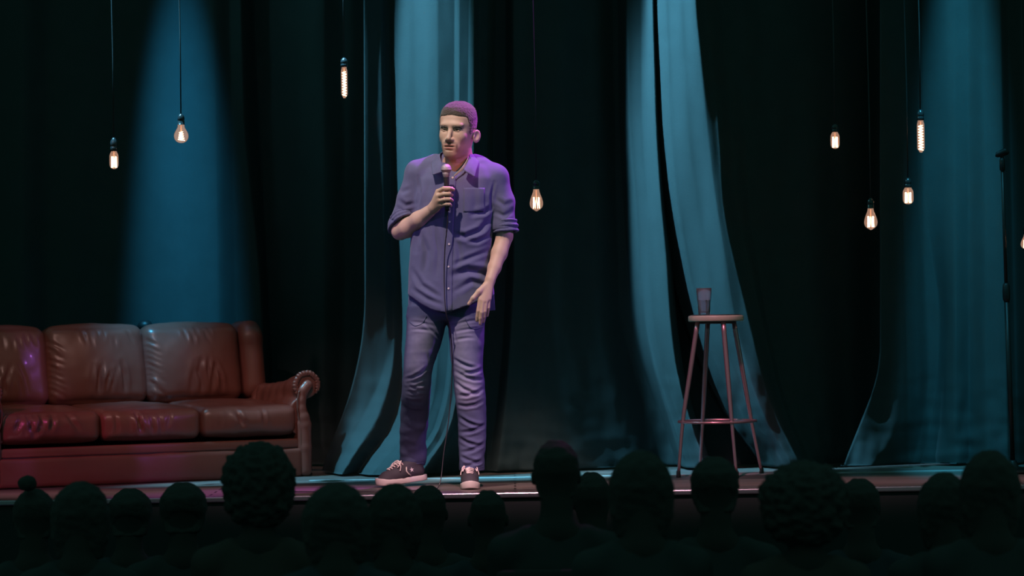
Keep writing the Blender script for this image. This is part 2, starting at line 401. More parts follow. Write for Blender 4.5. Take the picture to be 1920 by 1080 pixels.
# ================================================================ SIGNED-DISTANCE MODELLER
class Vol:
    """a small volume sculptor: shapes are blended as distances and skinned into one closed mesh"""
    FAR = 0.04
    def __init__(s, lo, hi, step):
        s.lo = np.array(lo, float); s.h = step
        s.n = np.ceil((np.array(hi) - s.lo) / step).astype(int) + 1
        s.A = np.full(s.n, s.FAR, dtype=np.float32)
    def _sub(s, lo, hi, pad):
        i0 = np.maximum(np.floor((np.array(lo) - pad - s.lo) / s.h).astype(int), 0)
        i1 = np.minimum(np.ceil((np.array(hi) + pad - s.lo) / s.h).astype(int) + 1, s.n)
        if np.any(i1 <= i0): return None
        sl = tuple(slice(a, b) for a, b in zip(i0, i1))
        ax = [s.lo[k] + np.arange(i0[k], i1[k]) * s.h for k in range(3)]
        return sl, ax[0][:, None, None].astype(np.float32), ax[1][None, :, None].astype(np.float32), ax[2][None, None, :].astype(np.float32)
    def _put(s, sl, d, k, op):
        a = s.A[sl]
        if op == 'add':
            if k > 0:
                hh = np.maximum(k - np.abs(a - d), 0) / k
                r = np.minimum(a, d) - hh * hh * k * 0.25
            else: r = np.minimum(a, d)
        elif op == 'sub':
            d = -d
            if k > 0:
                hh = np.maximum(k - np.abs(a - d), 0) / k
                r = np.maximum(a, d) + hh * hh * k * 0.25
            else: r = np.maximum(a, d)
        s.A[sl] = r
    def cone(s, a, b, ra, rb, k=0.01, op='add', flat=None):
        a = np.array(a, float); b = np.array(b, float); R = max(ra, rb)
        g = s._sub(np.minimum(a, b) - R, np.maximum(a, b) + R, k + 2 * s.h)
        if g is None: return
        sl, X, Y, Z = g
        ab = b - a; L2 = max(ab @ ab, 1e-12)
        t = np.clip(((X - a[0]) * ab[0] + (Y - a[1]) * ab[1] + (Z - a[2]) * ab[2]) / L2, 0, 1)
        dx = X - a[0] - ab[0] * t; dy = Y - a[1] - ab[1] * t; dz = Z - a[2] - ab[2] * t
        if flat is not None:           # (axis, factor>1) squeezes the section along an axis
            f = np.array(flat[0], float); f /= np.linalg.norm(f); q = dx * f[0] + dy * f[1] + dz * f[2]
            e = (flat[1] ** 2 - 1)
            d = np.sqrt(dx * dx + dy * dy + dz * dz + e * q * q) - (ra + (rb - ra) * t)
        else:
            d = np.sqrt(dx * dx + dy * dy + dz * dz) - (ra + (rb - ra) * t)
        s._put(sl, d, k, op)
    def chain(s, pts, rs, k=0.01, op='add', flat=None):
        for i in range(len(pts) - 1):
            s.cone(pts[i], pts[i + 1], rs[i], rs[i + 1], k, op, flat)
    def ell(s, c, r, k=0.01, op='add', R=None):
        c = np.array(c, float); r = np.array(r, float); m = r.max() if R is not None else r
        g = s._sub(c - m, c + m, k + 2 * s.h)
        if g is None: return
        sl, X, Y, Z = g
        x, y, z = X - c[0], Y - c[1], Z - c[2]
        if R is not None:
            R = np.array(R)
            x, y, z = (R[0, 0] * x + R[1, 0] * y + R[2, 0] * z, R[0, 1] * x + R[1, 1] * y + R[2, 1] * z, R[0, 2] * x + R[1, 2] * y + R[2, 2] * z)
        q = np.sqrt((x / r[0]) ** 2 + (y / r[1]) ** 2 + (z / r[2]) ** 2)
        q2 = np.sqrt((x / r[0] ** 2) ** 2 + (y / r[1] ** 2) ** 2 + (z / r[2] ** 2) ** 2)
        d = np.clip(q * (q - 1) / np.maximum(q2, 1e-6), -r.min(), 1)
        s._put(sl, d, k, op)
    def box(s, c, half, r=0.01, k=0.01, op='add', R=None):
        c = np.array(c, float); half = np.array(half, float); m = half if R is None else np.full(3, np.linalg.norm(half))
        g = s._sub(c - m, c + m, k + 2 * s.h)
        if g is None: return
        sl, X, Y, Z = g
        x, y, z = X - c[0], Y - c[1], Z - c[2]
        if R is not None:
            R = np.array(R)
            x, y, z = (R[0, 0] * x + R[1, 0] * y + R[2, 0] * z, R[0, 1] * x + R[1, 1] * y + R[2, 1] * z, R[0, 2] * x + R[1, 2] * y + R[2, 2] * z)
        qx, qy, qz = np.abs(x) - half[0] + r, np.abs(y) - half[1] + r, np.abs(z) - half[2] + r
        d = np.sqrt(np.maximum(qx, 0) ** 2 + np.maximum(qy, 0) ** 2 + np.maximum(qz, 0) ** 2) + np.minimum(np.maximum(np.maximum(qx, qy), qz), 0) - r
        s._put(sl, d, k, op)
    def loft(s, secs, k=0.01, op='add', R=None, o=(0, 0, 0), power=2.3):
        """secs: (z, cx, cy, rx, rfront, rback) rising in z, in a frame R, o"""
        secs = sorted(secs); S = np.array(secs, float); o = np.array(o, float)
        Rm = np.eye(3) if R is None else np.array(R)
        cs = []
        for q in secs:
            for sx in (-1, 1):
                for sy in (-q[4], q[5]):
                    cs.append(Rm @ np.array([q[1] + sx * q[3], q[2] + sy, q[0]]) + o)
        cs = np.array(cs)
        g = s._sub(cs.min(0), cs.max(0), k + 2 * s.h)
        sl, X, Y, Z = g
        x, y, z = X - o[0], Y - o[1], Z - o[2]
        x, y, z = (Rm[0, 0] * x + Rm[1, 0] * y + Rm[2, 0] * z, Rm[0, 1] * x + Rm[1, 1] * y + Rm[2, 1] * z, Rm[0, 2] * x + Rm[1, 2] * y + Rm[2, 2] * z)
        zc = np.clip(z, S[0, 0], S[-1, 0])
        zt = np.linspace(S[0, 0], S[-1, 0], 240)
        def f(c):      # smoothed interpolation of the section values
            v = np.interp(zt, S[:, 0], S[:, c]); kk = np.ones(9) / 9
            vv = np.convolve(np.pad(v, 4, mode='edge'), kk, 'valid')
            return np.interp(zc, zt, vv).astype(np.float32)
        cx, cy, rx, rf, rb = f(1), f(2), f(3), f(4), f(5)
        dx = x - cx; dy = y - cy
        ry = np.where(dy < 0, rf, rb)
        q = (np.abs(dx / rx) ** power + np.abs(dy / ry) ** power) ** (1 / power)
        rr = np.sqrt(dx * dx + dy * dy)
        loc = np.where(q > 1e-4, rr / np.maximum(q, 1e-4), np.minimum(rx, ry))   # boundary radius along this direction
        d = (q - 1) * loc
        d = np.where(q > 1e-4, d, -np.minimum(rx, ry))
        oz = np.abs(z - zc)
        d = np.where(oz > 0, np.sqrt(np.maximum(d, 0) ** 2 + oz ** 2) + np.minimum(d, 0) * (oz <= 0), d)
        inner = np.minimum(z - S[0, 0], S[-1, 0] - z)
        d = np.where(oz > 0, d, np.maximum(d, -inner))
        s._put(sl, d.astype(np.float32), k, op)
    def halfspace(s, p, n, k=0.0, lo=None, hi=None):
        """remove everything on the side the normal points to"""
        lo = s.lo if lo is None else lo; hi = (s.lo + s.h * (s.n - 1)) if hi is None else hi
        sl, X, Y, Z = s._sub(lo, hi, 0)
        n = np.array(n, float); n /= np.linalg.norm(n)
        d = (X - p[0]) * n[0] + (Y - p[1]) * n[1] + (Z - p[2]) * n[2]
        s._put(sl, -d.astype(np.float32) + np.zeros_like(s.A[sl]), k, 'sub')
    def field(s, fn):
        X = (s.lo[0] + np.arange(s.n[0]) * s.h)[:, None, None].astype(np.float32)
        Y = (s.lo[1] + np.arange(s.n[1]) * s.h)[None, :, None].astype(np.float32)
        Z = (s.lo[2] + np.arange(s.n[2]) * s.h)[None, None, :].astype(np.float32)
        s.A = fn(s.A, X, Y, Z).astype(np.float32)
    def skin(s):
        A = s.A.copy()
        A[0] = A[-1] = s.FAR; A[:, 0] = A[:, -1] = s.FAR; A[:, :, 0] = A[:, :, -1] = s.FAR
        neg = A < 0
        n = A.shape
        acc = np.zeros((n[0]-1, n[1]-1, n[2]-1, 3), np.float32); cnt = np.zeros((n[0]-1, n[1]-1, n[2]-1), np.float32)
        for ax in range(3):
            a0 = [slice(None)] * 3; a1 = [slice(None)] * 3
            a0[ax] = slice(0, -1); a1[ax] = slice(1, None)
            v0, v1 = A[tuple(a0)], A[tuple(a1)]
            cross = neg[tuple(a0)] != neg[tuple(a1)]
            t = np.where(cross, v0 / np.where(cross, v0 - v1, 1), 0)
            o1, o2 = [q for q in range(3) if q != ax]
            for d1 in (0, 1):
                for d2 in (0, 1):
                    sl = [slice(None)] * 3
                    sl[o1] = slice(d1, n[o1] - 1 + d1); sl[o2] = slice(d2, n[o2] - 1 + d2)
                    c = cross[tuple(sl)]; tt = t[tuple(sl)]
                    cnt += c
                    acc[..., ax] += np.where(c, tt, 0)
                    if d1: acc[..., o1] += c
                    if d2: acc[..., o2] += c
        act = cnt > 0
        idx = np.full(act.shape, -1, np.int64); ij = np.argwhere(act); idx[act] = np.arange(len(ij))
        V = (ij + acc[act] / cnt[act][:, None]) * s.h + s.lo
        Fs = []
        for ax in range(3):
            a0 = [slice(None)] * 3; a1 = [slice(None)] * 3
            a0[ax] = slice(0, -1); a1[ax] = slice(1, None)
            n0, n1 = neg[tuple(a0)], neg[tuple(a1)]
            e = np.argwhere(n0 != n1); sg = n0[tuple(e.T)]
            o1, o2 = (ax + 1) % 3, (ax + 2) % 3
            def at(d1, d2):
                q = e.copy(); q[:, o1] -= d1; q[:, o2] -= d2
                return idx[tuple(q.T)]
            f = np.stack([at(1, 1), at(0, 1), at(0, 0), at(1, 0)], 1)
            f[~sg] = f[~sg][:, ::-1]
            Fs.append(f)
        return V, np.concatenate(Fs)
def relax(V, F, it=1, lam=0.5):
    E = np.concatenate([F[:, [0, 1]], F[:, [1, 2]], F[:, [2, 3]], F[:, [3, 0]]])
    E = np.unique(np.sort(E, 1), axis=0)
    deg = np.bincount(E.ravel(), minlength=len(V)).astype(float)[:, None]
    for _ in range(it):
        S = np.zeros_like(V)
        for c in range(3):
            S[:, c] = np.bincount(E[:, 0], V[E[:, 1], c], len(V)) + np.bincount(E[:, 1], V[E[:, 0], c], len(V))
        V = V + lam * (S / np.maximum(deg, 1) - V)
    return V
def fnoise(V, sc, seed=0.0):
    sc = np.ones(3) * sc
    return np.array([noise.noise(Vector((a * sc[0] + seed, b * sc[1] + seed * 1.7, c * sc[2] - seed))) for a, b, c in V])
def seg_d(V, a, b, squash=(1, 1, 1)):
    """distance of points to a segment, coordinates squashed first, and the place along it"""
    q = np.array(squash, float); V = V * q; a = np.array(a, float) * q; b = np.array(b, float) * q
    ab = b - a; t = np.clip((V - a) @ ab / max(ab @ ab, 1e-12), 0, 1)
    return np.linalg.norm(V - a - t[:, None] * ab, axis=1), t
def crease(V, N, pts, width, depth, front=(0, -1, 0), reach=0.30, near=None):
    """press a fold along a polyline on the side that faces 'front': a valley with raised lips"""
    f = np.array(front, float)
    face = np.clip((N @ f) * 1.6, 0, 1)
    D = np.full(len(V), 9.0); T = np.zeros(len(V))
    sq = 1.0 - 0.92 * np.abs(f)
    tot = len(pts) - 1
    for i in range(tot):
        d, t = seg_d(V, pts[i], pts[i + 1], sq)
        m = d < D; D[m] = d[m]; T[m] = (i + t[m]) / tot
    taper = np.sin(np.clip(T, 0.02, 0.98) * math.pi) ** 0.6
    u = D / width
    prof = -np.exp(-u * u) + 0.55 * np.exp(-(u - 1.9) ** 2)
    return V + N * (prof * depth * taper * face)[:, None]

# ================================================================ PENDANT BULBS
M_cord = mat('cord_black', (0.015, 0.015, 0.016), 0.6)
M_socket = mat('socket_bakelite', (0.02, 0.022, 0.025), 0.22, spec=0.6)
M_bulb = mat('amber_glass', (1.0, 0.86, 0.72), 0.02, trans=1.0, ior=1.15, emis=((1.0, 0.60, 0.46), 0.085))
M_fil = mat('glowing_filament', (1, 0.6, 0.35), 0.5, emis=((1.0, 0.62, 0.40), 8.0))
M_fil_dim = mat('filament_post_glow', (1, 0.6, 0.4), 0.5, emis=((1.0, 0.40, 0.22), 0.5))
def bulb_profile(kind, W, H):
    if kind == 'teardrop':
        pr = [(0, 0), (.10, .0), (.30, .035), (.62, .10), (.88, .19), (1.0, .32), (.97, .45), (.82, .62), (.62, .78), (.48, .90), (.44, 1.0)]
    elif kind == 'tube':
        pr = [(0, 0), (.3, .0), (.45, .02), (.55, .05), (.95, .11), (1.0, .16), (1.0, .30), (1.0, .55), (1.0, .80), (.95, .90), (.80, .96), (.75, 1.0)]
    elif kind == 'pear':
        pr = [(0, 0), (.25, .005), (.55, .05), (.85, .16), (1.0, .33), (.96, .50), (.75, .68), (.52, .84), (.46, 1.0)]
    else:   # short capsule
        pr = [(0, 0), (.3, .01), (.66, .06), (.92, .16), (1.0, .30), (1.0, .62), (.95, .80), (.75, .92), (.62, 1.0)]
    R = catmull([(r, 0, z) for r, z in pr], 3)
    return [(max(0.0, p[0]) * W / 2, p[2] * H) for p in R]
def pendant(px, y_sock, y_top, y_bot, wpx, kind, Y, label, cordx=None, lean=0.0):
    pT = P(px, y_sock, Y); pM = P(px, y_top, Y); pB = P(px + lean, y_bot, Y)
    H = pM[2] - pB[2]; SH = pT[2] - pM[2]; Wd = wpx / FPX * (Y + CAM_D)
    root = empty('pendant_bulb', (pB[0], pB[1], pB[2]), 0, label, 'pendant bulb', 'bare filament bulbs hanging over the stage')
    pr = [q for q in bulb_profile(kind, Wd, H)]
    pr[0] = (0.0005, pr[0][1])
    g = lathe(pr, 28, cap=True)
    gi = lathe([(max(0.0003, r - 0.0012), z * 0.985 + 0.0012) for r, z in pr][::-1], 28, cap=False)
    merge(g, gi)
    link('glass_bulb', bm_mesh('glass_bulb', g), M_bulb, root)
    sr = 0.0175
    prs = [(Wd * .30, 0), (sr, 0.002), (sr, SH * .30), (sr * .93, SH * .33), (sr * .93, SH * .40), (sr, SH * .43), (sr, SH * .62), (sr * .86, SH * .78), (sr * .5, SH * .93), (0.005, SH)]
    s_ = lathe([(r, z + H) for r, z in prs], 24)
    link('socket', bm_mesh('socket', s_), M_socket, root)
    c_ = tube([(0, 0, H + SH * .9), (0.002, 0, H + SH + .4), (-0.004, 0, H + SH + 1.0), (0, 0, 5.15 - pB[2])], 0.0032, 8)
    link('cord', bm_mesh('cord', c_), M_cord, root)
    # filament: zigzag wires between two rings
    fr = Wd * (.24 if kind in ('teardrop', 'capsule') else .30); z0, z1 = H * .14, H * .62
    if kind == 'capsule': fr = Wd * .28; z0, z1 = H * .10, H * .70
    if kind == 'tube': z0, z1 = H * .07, H * .86
    if kind == 'pear': fr = Wd * .22; z0, z1 = H * .14, H * .62
    pts = []
    if kind == 'tube':
        N_ = 90
        for i in range(N_):
            a = i / N_ * 2 * math.pi * 9; pts.append((fr * math.cos(a), fr * math.sin(a), z0 + (z1 - z0) * i / N_))
        f = tube(pts, 0.0017, 6)
        pts2 = [(fr * math.cos(-a0), fr * math.sin(-a0), z0 + (z1 - z0) * i / N_) for i, a0 in enumerate([i / N_ * 2 * math.pi * 9 for i in range(N_)])]
        merge(f, tube(pts2, 0.0017, 6))
    elif kind == 'pear':
        f = tube([(fr * math.cos(a) * (0.45 + 0.55 * (1 - i / 60)), fr * math.sin(a) * (0.45 + 0.55 * (1 - i / 60)), z0 + (z1 - z0) * i / 60) for i, a in enumerate(np.linspace(0, 2 * math.pi * 4, 60))], 0.0022, 6)
    else:
        for i in range(16):
            a = 2 * math.pi * i / 16; pts.append((fr * math.cos(a) * (1 if i % 2 else .9), fr * math.sin(a), z0 if i % 2 else z1))
        f = tube(pts, 0.0024, 6)
    link('filament', bm_mesh('filament', f), M_fil, root)
    st = tube([(0, 0, z1 * .7), (0, 0, H * .97)], [0.0014, 0.0035], 8)
    link('filament_stem', bm_mesh('filament_stem', st), M_fil_dim, root)
    return root
pendant(214, 258, 284, 317, 17, 'capsule', .55, 'small capsule filament bulb hanging lowest at the far left of the curtain')
pendant(340, 213, 234, 268, 27, 'pear', .60, 'pear-shaped bulb with coiled filament hanging against the blue-lit left curtain')
pendant(646, 108, 126, 184, 12, 'tube', .60, 'slim tube bulb hanging high against the dark curtain left of the comedian')
pendant(1004, 337, 355, 396, 25, 'teardrop', .55, 'teardrop filament bulb hanging beside the comedian\'s shoulder', lean=2)
pendant(1566, 232, 248, 279, 17, 'capsule', .75, 'small capsule bulb hanging alone against the dark curtain right of the stool')
pendant(1728, 205, 226, 286, 14, 'tube', .55, 'long tube bulb with spiral filament hanging near the microphone stand', lean=-1)
pendant(1703, 333, 352, 383, 20, 'capsule', .65, 'capsule bulb hanging just below the long tube bulb')
pendant(1633, 371, 391, 431, 25, 'teardrop', .55, 'teardrop bulb hanging lowest of the right-hand cluster of bulbs')
pendant(1925, 421, 440, 468, 22, 'teardrop', .60, 'bulb cut off by the right edge of the picture')

# ================================================================ STOOL AND GLASS
M_seat = mat('stool_seat_wood', (0.46, 0.40, 0.31), 0.35, vary=(14, 0.15))
M_seat_top = mat('stool_seat_pad', (0.03, 0.03, 0.032), 0.4)
M_leg = mat('stool_leg_metal', (0.55, 0.27, 0.31), 0.30, metal=0.75)
M_rub = mat('rubber', (0.02, 0.02, 0.02), 0.7)
sc_ = P(1347, 880, 0.76); SX, SY = sc_[0], 0.76
seatc = P(1340, 597, SY)
stool = empty('bar_stool', (SX, SY, 0), 0, 'tall round bar stool with four splayed metal legs holding a glass of water', 'stool')
dx0 = seatc[0] - SX
zt = P(1340, 591.5, SY)[2]; R_ = 0.5 * 104 / FPX * (SY + CAM_D)
s_ = lathe([(R_ * .97, zt - .030), (R_, zt - .027), (R_, zt - .006), (R_ - .004, zt), (0.01, zt)], 64)
bmesh.ops.translate(s_, vec=(0, 0, 0), verts=s_.verts)
seat = link('seat', bm_mesh('seat', s_), M_seat, stool); seat.modifiers.new('edge', 'BEVEL').width = 0.003
s_ = lathe([(R_ - .012, zt - .001), (R_ - .012, zt + .003), (R_ - .02, zt + .005), (0.01, zt + .005)], 64)
tag(link('seat_pad', bm_mesh('seat_pad', s_), M_seat_top, stool), 'dark inset seat surface')
hub = lathe([(.095, zt - .042), (.10, zt - .036), (.10, zt - .030)], 40); link('seat_mount', bm_mesh('seat_mount', hub), M_rub, stool)
zr = P(1345, 790, SY)[2]
for (xt, xr, xf, yo) in ((1308, 1280.5, 1272, -.085), (1327, 1317.5, 1312, .20), (1356, 1372, 1381, -.20), (1376, 1409, 1428, .085)):
    a = P(xt, 604, SY + yo * .55); b = P(xr, 790, SY + yo * .88); c = PF(xf, 880)
    d_ = SY + yo
    c = P(xf, 885, d_); c[2] = 0.012
    pts = catmull([a, a * .5 + b * .5, b, c], 5)
    pts = [p - np.array([SX, SY, 0]) for p in pts]
    l = link('leg', bm_mesh('leg', tube(pts, [.0125, .0125, .0115, .0085, .008], 14)), M_leg, stool)
    ft = lathe([(.011, 0), (.012, .004), (.0105, .03), (.008, .035)], 14)
    bmesh.ops.translate(ft, vec=(c[0] - SX, c[1] - SY, 0), verts=ft.verts)
    link('foot_cap', bm_mesh('foot_cap', ft), M_rub, l)
ringR = 0.5 * 145 / FPX * (SY + CAM_D)
rc = P(1345, 790, SY)
pts = [(rc[0] - SX + ringR * math.cos(a), ringR * math.sin(a), zr) for a in np.linspace(0, 2 * math.pi, 61)]
link('foot_ring', bm_mesh('foot_ring', tube(pts, .0065, 10, cap=False)), M_leg, stool)

M_glass = mat('clear_glass', (0.90, 0.84, 0.92), 0.05, trans=0.91, ior=1.38)
M_water = mat('water', (0.9, 0.95, 1.0), 0.0, trans=1.0, ior=1.33)
gp = P(1320, 591, SY); gz = zt + .0055
gr = .5 * 29 / FPX * (SY + CAM_D); gh = .134
glass = empty('water_glass', (gp[0], SY - 0.02, gz), 0, 'tall faceted tumbler half full of water on the bar stool', 'glass')
seg = 20
prof = [(gr * .74, 0), (gr * .76, .004), (gr * .82, gh * .45), (gr * .90, gh * .55), (gr * .96, gh * .8), (gr, gh), (gr - .0022, gh), (gr * .93 - .001, gh * .8), (gr * .86, gh * .55), (gr * .74, gh * .42), (gr * .68, .014), (gr * .3, .011), (.001, .011)]
g = lathe(prof, 40, cap=True)
for v in g.verts:      # flutes on the lower half, outside only
    r = math.hypot(v.co.x, v.co.y)
    if v.co.z < gh * .5 and r > gr * .72:
        a = math.atan2(v.co.y, v.co.x); f = 1 - .05 * (1 - abs(math.cos(a * 5)))
        v.co.x *= f; v.co.y *= f
link('tumbler', bm_mesh('tumbler', g), M_glass, glass)
g = lathe([(.001, .0125), (gr * .60, .0145), (gr * .66, gh * .40), (gr * .80, gh * .545), (.001, gh * .545)], 40, cap=False)
link('water', bm_mesh('water', g), M_water, glass)

# ================================================================ MICROPHONE STAND
M_stand = mat('stand_black_metal', (0.016, 0.017, 0.018), 0.45, metal=0.3)
MY = 0.62
mb = P(1899, 880, MY); mt = P(1879, 300, MY)
stand = empty('microphone_stand', (mb[0], MY, 0), 0, 'black straight microphone stand with an empty clip at the far right of the stage', 'microphone stand')
def rel(p, o): return np.array(p) - np.array(o)
o0 = (mb[0], MY, 0)
base = lathe([(.135, 0), (.14, .006), (.14, .014), (.12, .022), (.03, .032), (.02, .06), (.012, .065)], 48)
link('base', bm_mesh('base', base), M_stand, stand)
p1 = rel(P(1887, 555, MY), o0); p2 = rel(mt, o0)
link('lower_tube', bm_mesh('lower_tube', tube([(0, 0, .03), p1], .0125, 16)), M_stand, stand)
link('upper_tube', bm_mesh('upper_tube', tube([p1, p2], .0085, 16)), M_stand, stand)
dv = (p2 - p1) / np.linalg.norm(p2 - p1)
link('height_clutch', bm_mesh('height_clutch', tube([p1 - dv * .03, p1 - dv * .015, p1 + dv * .02, p1 + dv * .055, p1 + dv * .065], [.013, .0185, .019, .017, .010], 18)), M_stand, stand)
link('clip_collar', bm_mesh('clip_collar', tube([p2 - dv * .055, p2 - dv * .05, p2, p2 + dv * .01], [.009, .014, .0135, .009], 16)), M_stand, stand)
q = p2 + dv * .012
cl = Vol(q + [-.05, -.05, -.03], q + [.06, .06, .07], .003)
cl.cone(q, q + [-.002, 0, .018], .009, .009, .006)
ax = np.array([.036, -.008, .012])
cl.cone(q + [-.003, 0, .024] - ax * .5, q + [-.003, 0, .024] + ax * .55, .017, .020, .004)
cl.cone(q + [-.003, 0, .030] - ax * .8, q + [-.003, 0, .030] + ax * .9, .011, .013, .003, 'sub')
v_, f_ = cl.skin(); link('microphone_clip', mesh_np('microphone_clip', relax(v_, f_, 1), f_), M_stand, stand)

# ================================================================ SOFA
M_leather = mat('oxblood_leather', (0.165, 0.046, 0.034), 0.36, bump=(45, 0.12, 0.004), vary=(5, 0.16), spec=0.5, coat=0.12)
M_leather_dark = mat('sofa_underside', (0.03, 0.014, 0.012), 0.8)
M_pipe = mat('leather_piping', (0.12, 0.042, 0.03), 0.4)
TH = math.radians(28)
sfr = PF(585, 893)                   # front right corner on the floor
sofa = empty('leather_sofa', (sfr[0], sfr[1], 0), TH, 'oxblood leather three-seat sofa with rolled arm and wing standing at stage left', 'sofa')
# local frame: x to the right (0 = outer right side), y back, z up
def puff(w, d, h, r, bulge, nx, ny, nz, power=2.0):
    """rounded cushion centred on the origin: returns V, F (quads), evenly gridded box"""
    Vs = []; Fs = []; keys = {}
    def add(p):
        k = tuple(np.round(p, 5))
        if k not in keys: keys[k] = len(Vs); Vs.append(p)
        return keys[k]
    N_ = (nx, ny, nz)
    for ax in range(3):
        o1, o2 = (ax + 1) % 3, (ax + 2) % 3
        for sg in (-1, 1):
            g = np.zeros((N_[o1] + 1, N_[o2] + 1), int)
            for i in range(N_[o1] + 1):
                for j in range(N_[o2] + 1):
                    p = [0, 0, 0]; p[ax] = sg; p[o1] = -1 + 2 * i / N_[o1]; p[o2] = -1 + 2 * j / N_[o2]
                    g[i, j] = add(tuple(p))
            for i in range(N_[o1]):
                for j in range(N_[o2]):
                    f = (g[i, j], g[i + 1, j], g[i + 1, j + 1], g[i, j + 1])
                    Fs.append(f if sg > 0 else f[::-1])
    U = np.array(Vs, float); half = np.array([w, d, h]) / 2
    p = U * half
    c = np.clip(p, -(half - r), half - r); dd = p - c; L = np.linalg.norm(dd, axis=1, keepdims=True)
    p = c + np.where(L > 1e-9, dd / np.maximum(L, 1e-9) * r * np.minimum(1, L / r * 1.0 + (L > 0) * 1.0), 0)
    q = np.clip(np.abs(U), 0, 1)
    bx, by, bz = bulge
    g = (1 - q ** power)
    p[:, 0] += np.sign(U[:, 0]) * q[:, 0] * bx * g[:, 1] * g[:, 2]
    p[:, 1] += np.sign(U[:, 1]) * q[:, 1] * by * g[:, 0] * g[:, 2]
    p[:, 2] += np.sign(U[:, 2]) * q[:, 2] * bz * g[:, 0] * g[:, 1]
    return p, np.array(Fs), U
def cushion(name, w, d, h, r, bulge, loc, tilt=0.0, creases=(), seed=0, amp=.004, yaw=0.0, res=0.011):
    V, F, U = puff(w, d, h, r, bulge, int(w / res), int(d / res / 1.4), int(h / res))
    N_ = normals_np(V, F)
    V = V + N_ * (fnoise(V, 7, seed) * amp * 1.4 + fnoise(V, 20, seed + 3) * amp * .45)[:, None]
    for (pts, wd, dp, fr) in creases:
        V = crease(V, N_, pts, wd, dp, fr)
    V = relax(V, F, 1, .4)
    R = np.array(Matrix.Rotation(yaw, 3, 'Z') @ Matrix.Rotation(tilt, 3, 'X'))
    V = V @ R.T + np.array(loc)
    return link(name, mesh_np(name, V, F), M_leather, sofa)
CW, PW_ = .545, .06
def front_creases(seed, n, w, h, d):
    r = random.Random(seed); out = []
    c0 = r.uniform(-.1, .1)
    for i in range(n):
        x = c0 + r.gauss(0, .09) ; z1 = h * .42; z0 = -h * r.uniform(.05, .3)
        s = r.uniform(-.05, .06)
        out.append(([(x, -d / 2, z1), (x + s * .4, -d / 2, (z1 + z0) / 2), (x + s, -d / 2, z0)], r.uniform(.007, .011), r.uniform(.012, .020), (0, -1, 0)))
    for i in range(5):      # gathers at the left upper corner
        x = -w / 2 + .03 + i * .016
        out.append(([(x, -d / 2, h * .40), (x + .012, -d / 2, h * .1), (x + .002, -d / 2, -h * .2)], (.007), .010, (0, -1, 0)))
    for i in range(4):      # top folds
        y = -d / 2 + .10 + i * .07
        out.append(([(r.uniform(-.2, 0), y, h / 2), (r.uniform(0, .2), y + .03, h / 2)], .012, .004, (0, 0, 1)))
    return out
SD, SHh = .60, .155           # seat depth and cushion height
def seat_x(i): return -PW_ - CW * (i + .5) - .003
seat_c = []
for i in range(3):
    z = .232 + SHh / 2
    cushion('seat_cushion', CW - .004, SD, SHh, .042, (.004, .022, .018), (seat_x(i), .02 + SD / 2, z), math.radians(2.5), front_creases(10 + i, 8 if i else 4, CW, SHh, SD), seed=i * 3.1)
# back cushions, tall and pillowy, leaning back
def back_creases(seed, w, h, d):
    r = random.Random(seed); out = []
    for i in range(6):
        x = r.uniform(-.06, .15); zb = -h * r.uniform(.34, .42); zt_ = -h * r.uniform(-.05, .12)
        s = r.uniform(-.05, .05)
        out.append(([(x, -d / 2, zb), (x + s * .3, -d / 2, (zb + zt_) / 2), (x + s, -d / 2, zt_)], r.uniform(.008, .013), r.uniform(.012, .022), (0, -1, 0)))
    for i in range(9):       # gathered left edge
        z = h * .30 - i * h * .075
        out.append(([(-w / 2 + .01, -d / 2, z), (-w / 2 + .06 + r.uniform(0, .03), -d / 2, z - .035 - r.uniform(0, .02))], .0075, .011, (0, -1, 0)))
    for i in range(7):
        x = r.uniform(-.15, .2); z = h * r.uniform(.25, .40)
        out.append(([(x, -d / 2, z + .03), (x + r.uniform(-.02, .03), -d / 2, z - .03)], .008, .009, (0, -1, 0)))
    return out
BH, BD = .415, .17
for i in range(3):
    bw = CW + .012 if i else CW
    cushion('back_cushion', bw, BD, BH, .055, (.004, .045, .02), (seat_x(i) - .098 , .02 + SD + .01, .40 + BH / 2 - .012), math.radians(-9), back_creases(30 + i, bw, BH, BD), seed=5 + i * 2.3)
# frame
TW = 3 * CW + 2 * PW_
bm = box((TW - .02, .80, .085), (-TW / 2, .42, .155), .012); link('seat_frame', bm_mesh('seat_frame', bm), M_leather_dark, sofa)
bm = box((TW - 2 * PW_ + .01, .03, .05), (-TW / 2, .033, .176), .012, 3); link('front_rail', bm_mesh('front_rail', bm), M_leather, sofa)
V, F, U = puff(TW - 2 * PW_ + .02, .035, .150, .014, (0, .008, 0), 130, 3, 12)
V = V + normals_np(V, F) * (fnoise(V, 6, 2.2) * .006)[:, None]
V = V + np.array([-TW / 2, .022, .076]); link('front_apron', mesh_np('front_apron', V, F), M_leather, sofa)
